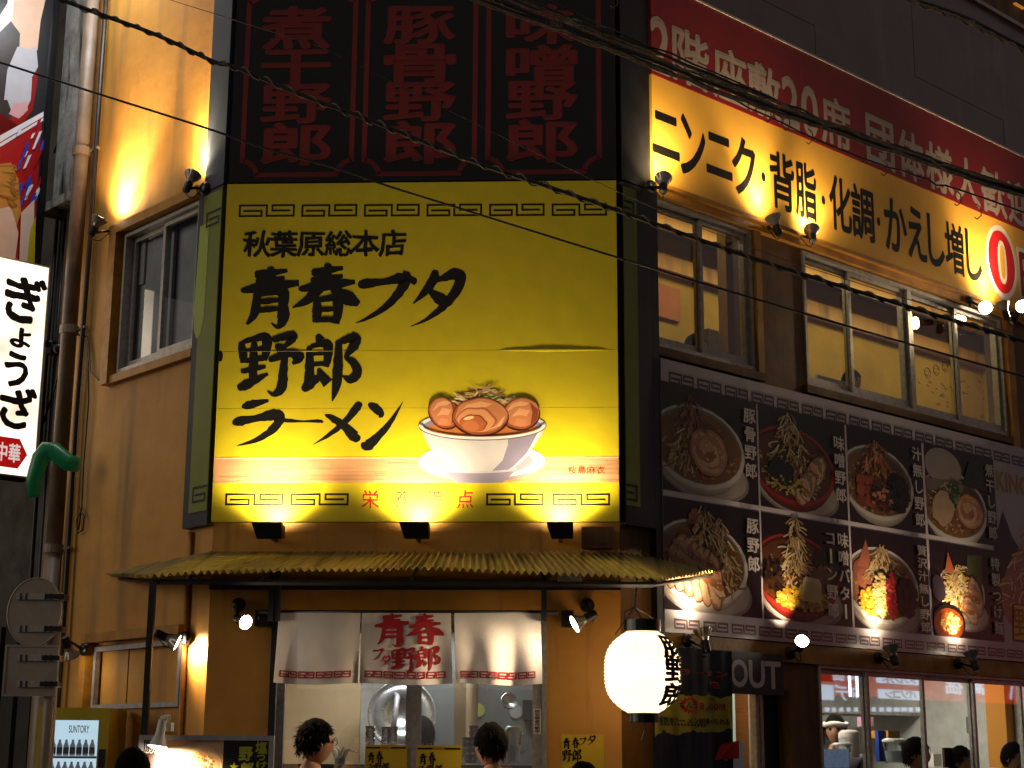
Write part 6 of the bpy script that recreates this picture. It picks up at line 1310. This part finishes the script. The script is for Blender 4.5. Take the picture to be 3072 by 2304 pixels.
bun = [([(1422, 0), (1687, 98), (1931, 191), (2200, 293), (2430, 372), (2748, 480), (3072, 592)], .009, 'cable_l'), ([(1585, 0), (1750, 70), (2200, 250), (2430, 348), (2748, 460), (3072, 578)], .008, 'rubber'),
       ([(1480, 0), (1700, 84), (1931, 172), (2165, 262), (2430, 362), (2748, 472), (3072, 588)], .011, 'rubber'), ([(1520, 0), (1720, 78), (1931, 160), (2165, 252), (2430, 354), (2748, 466), (3072, 574)], .007, 'cable_l'),
       ([(1440, -4), (1700, 92), (1931, 182), (2165, 276), (2430, 368), (2748, 476), (3072, 590)], .006, 'rubber'), ([(1560, 0), (1760, 84), (1960, 158), (2165, 243), (2430, 346), (2748, 462), (3072, 570)], .005, 'cable_l'), ([(1640, 0), (1840, 92), (2200, 242), (2500, 372), (2800, 478), (3072, 570)], .005, 'rubber'),
       ([(1470, 10), (1931, 186), (2200, 300), (2500, 440), (2748, 528), (3072, 636)], .0045, 'rubber')]
names = ['lowest pale strand', 'upper black strand', 'thick black middle strand', 'pale middle strand', 'thin black lower strand', 'thin pale upper strand', 'topmost thin black strand', 'slack thin strand hanging below the bundle']
for i, (P, r, m) in enumerate(bun): bpts = cable(P, 7.5 + .03 * (i % 3), 7.1, r, names[i] + ' of the cable bundle over the red sign', m, wig=.016 if i not in (2,) else .006, seed=20 + i)
mb = MB(); rr = random.Random(5)
base_ = ext(bun[2][0]); LP = []
for i in range(52):
    f = rr.uniform(.12, .88) * (len(base_) - 1); j = int(f); x = base_[j][0] + (base_[j + 1][0] - base_[j][0]) * (f - j); y = base_[j][1] + (base_[j + 1][1] - base_[j][1]) * (f - j)
    p = at_depth(x, y, 7.45); a = rr.uniform(-.6, .3); l = rr.uniform(.03, .07)
    mb.tube([p + Vector((0, -.02, .02)), p + Vector((l * .5, -.035, -.002 + a * .02)), p + Vector((l, 0, -.03))], .0028, 4)
for x, y in ((2356, 375), (2425, 415), (2585, 470), (2650, 510), (2870, 600), (2930, 640), (1840, 8), (2016, 200), (2300, 350)):
    p = at_depth(x, y, 7.45); mb.tube([p + Vector((0, 0, .05)), p + Vector((.02, 0, .03)), p + Vector((.022, 0, -.01)), p + Vector((.0, 0, -.03)), p + Vector((-.012, 0, -.02))], .003, 5)
tag(build('cable_ties', mb, M['cable_l'], WW, smooth=True), 'ties and loose loops of wire along the cable bundle', 'cable ties', kind='stuff')
cable([(2620, -45), (2748, 0), (2907, 57), (3072, 143)], 7.6, 7.4, .010, 'thick black cable across the top right corner'); cable([(2600, -40), (2748, 9), (2900, 66), (3072, 152)], 7.55, 7.35, .007, 'pale twisted cable across the top right corner', 'cable_l', wrap=9, seed=6)

# ------------------------------------------------------------------ shop signs across the street, seen mirrored in the ground floor panes
OD = -8.6
xo = FR.w(0, OD, 0); FO = Fr((xo.x, xo.y), FR.ang + PI)       # this frame faces the facade
def mir(px, py):
    """where the mirror image of pixel (px,py) in the shopfront glass lies on the opposite wall"""
    u, z = FR.at(px, py, .04); e = FR.M.inverted() @ EYE; dz = (z - 1.6); dd = abs(e.y - .04); L_ = (dd + abs(OD) + .04) / dd
    return -(e.x + (u - e.x) * L_), 1.6 + dz * L_
opp = thing('opposite_building', 'dark shop building across the street behind the photographer', 'building', FO, (-18, 0, 0))
mb = MB(); mb.box(-30, 6, .3, 4, 0, 3.6); build('wall', mb, M['darkconc'], FO, parent=opp)
a = mir(2440, 1985); b = mir(3100, 2112)
osn = thing('shop_sign_across', 'long lit red shop sign with white panels, mirrored in the ground floor windows', 'sign', FO, (-16, 0, 2.4))
mb = MB(); mb.box(min(a[0], b[0]) - 2, max(a[0], b[0]) + 1, .02, .28, min(a[1], b[1]), max(a[1], b[1]) + .9); build('red_face', mb, emat('sign_red', '#b02c10', 2.0), FO, parent=osn)
mb = MB()
for bx in ((2627, 2024, 2756, 2056), (2632, 2067, 2760, 2101)):
    p = mir(bx[0], bx[1]); q = mir(bx[2], bx[3]); mb.box(p[0], q[0], -.005, .015, p[1], q[1])
for i in range(14): p = mir(2460 + i * 22, 2122); q = mir(2474 + i * 22 + rnd.uniform(-5, 3), 2135); mb.box(p[0], q[0], -.0, .015, p[1], q[1])
build('white_panel', mb, emat('sign_white', '#b8c8e0', 3.4), FO, parent=osn)
mb = MB()
def opt(s, x0, y0, x1, y1, mbx, y=-.008):
    n = len(s); 
    for i, ch in enumerate(s):      # right to left in the mirror image
        xa = x1 - (x1 - x0) * i / n; xb = x1 - (x1 - x0) * (i + .9) / n; p = mir(xa, y0); q = mir(xb, y1); u0, u1 = min(p[0], q[0]), max(p[0], q[0]); put(mbx, ch, u0, u1, min(p[1], q[1]), max(p[1], q[1]), y, hexc('#c02020'), .035)
opt('タブレット', 2640, 2030, 2745, 2050, mb); opt('パソコン', 2650, 2074, 2745, 2095, mb); build('red_lettering', mb, emat('sign_letter_red', '#a01818', .8), FO, parent=osn)
mb = MB(); opt('デー', 2462, 2054, 2550, 2100, mb, .0); opt('タ', 2556, 2058, 2590, 2100, mb, .0); opt('高価', 2500, 2008, 2585, 2042, mb, .0); opt('高価', 2838, 2045, 2950, 2082, mb, .0); opt('パ', 3020, 2030, 3060, 2100, mb, .0); build('white_lettering', mb, emat('sign_letter_white', '#b8c8e0', 3.2), FO, parent=osn)
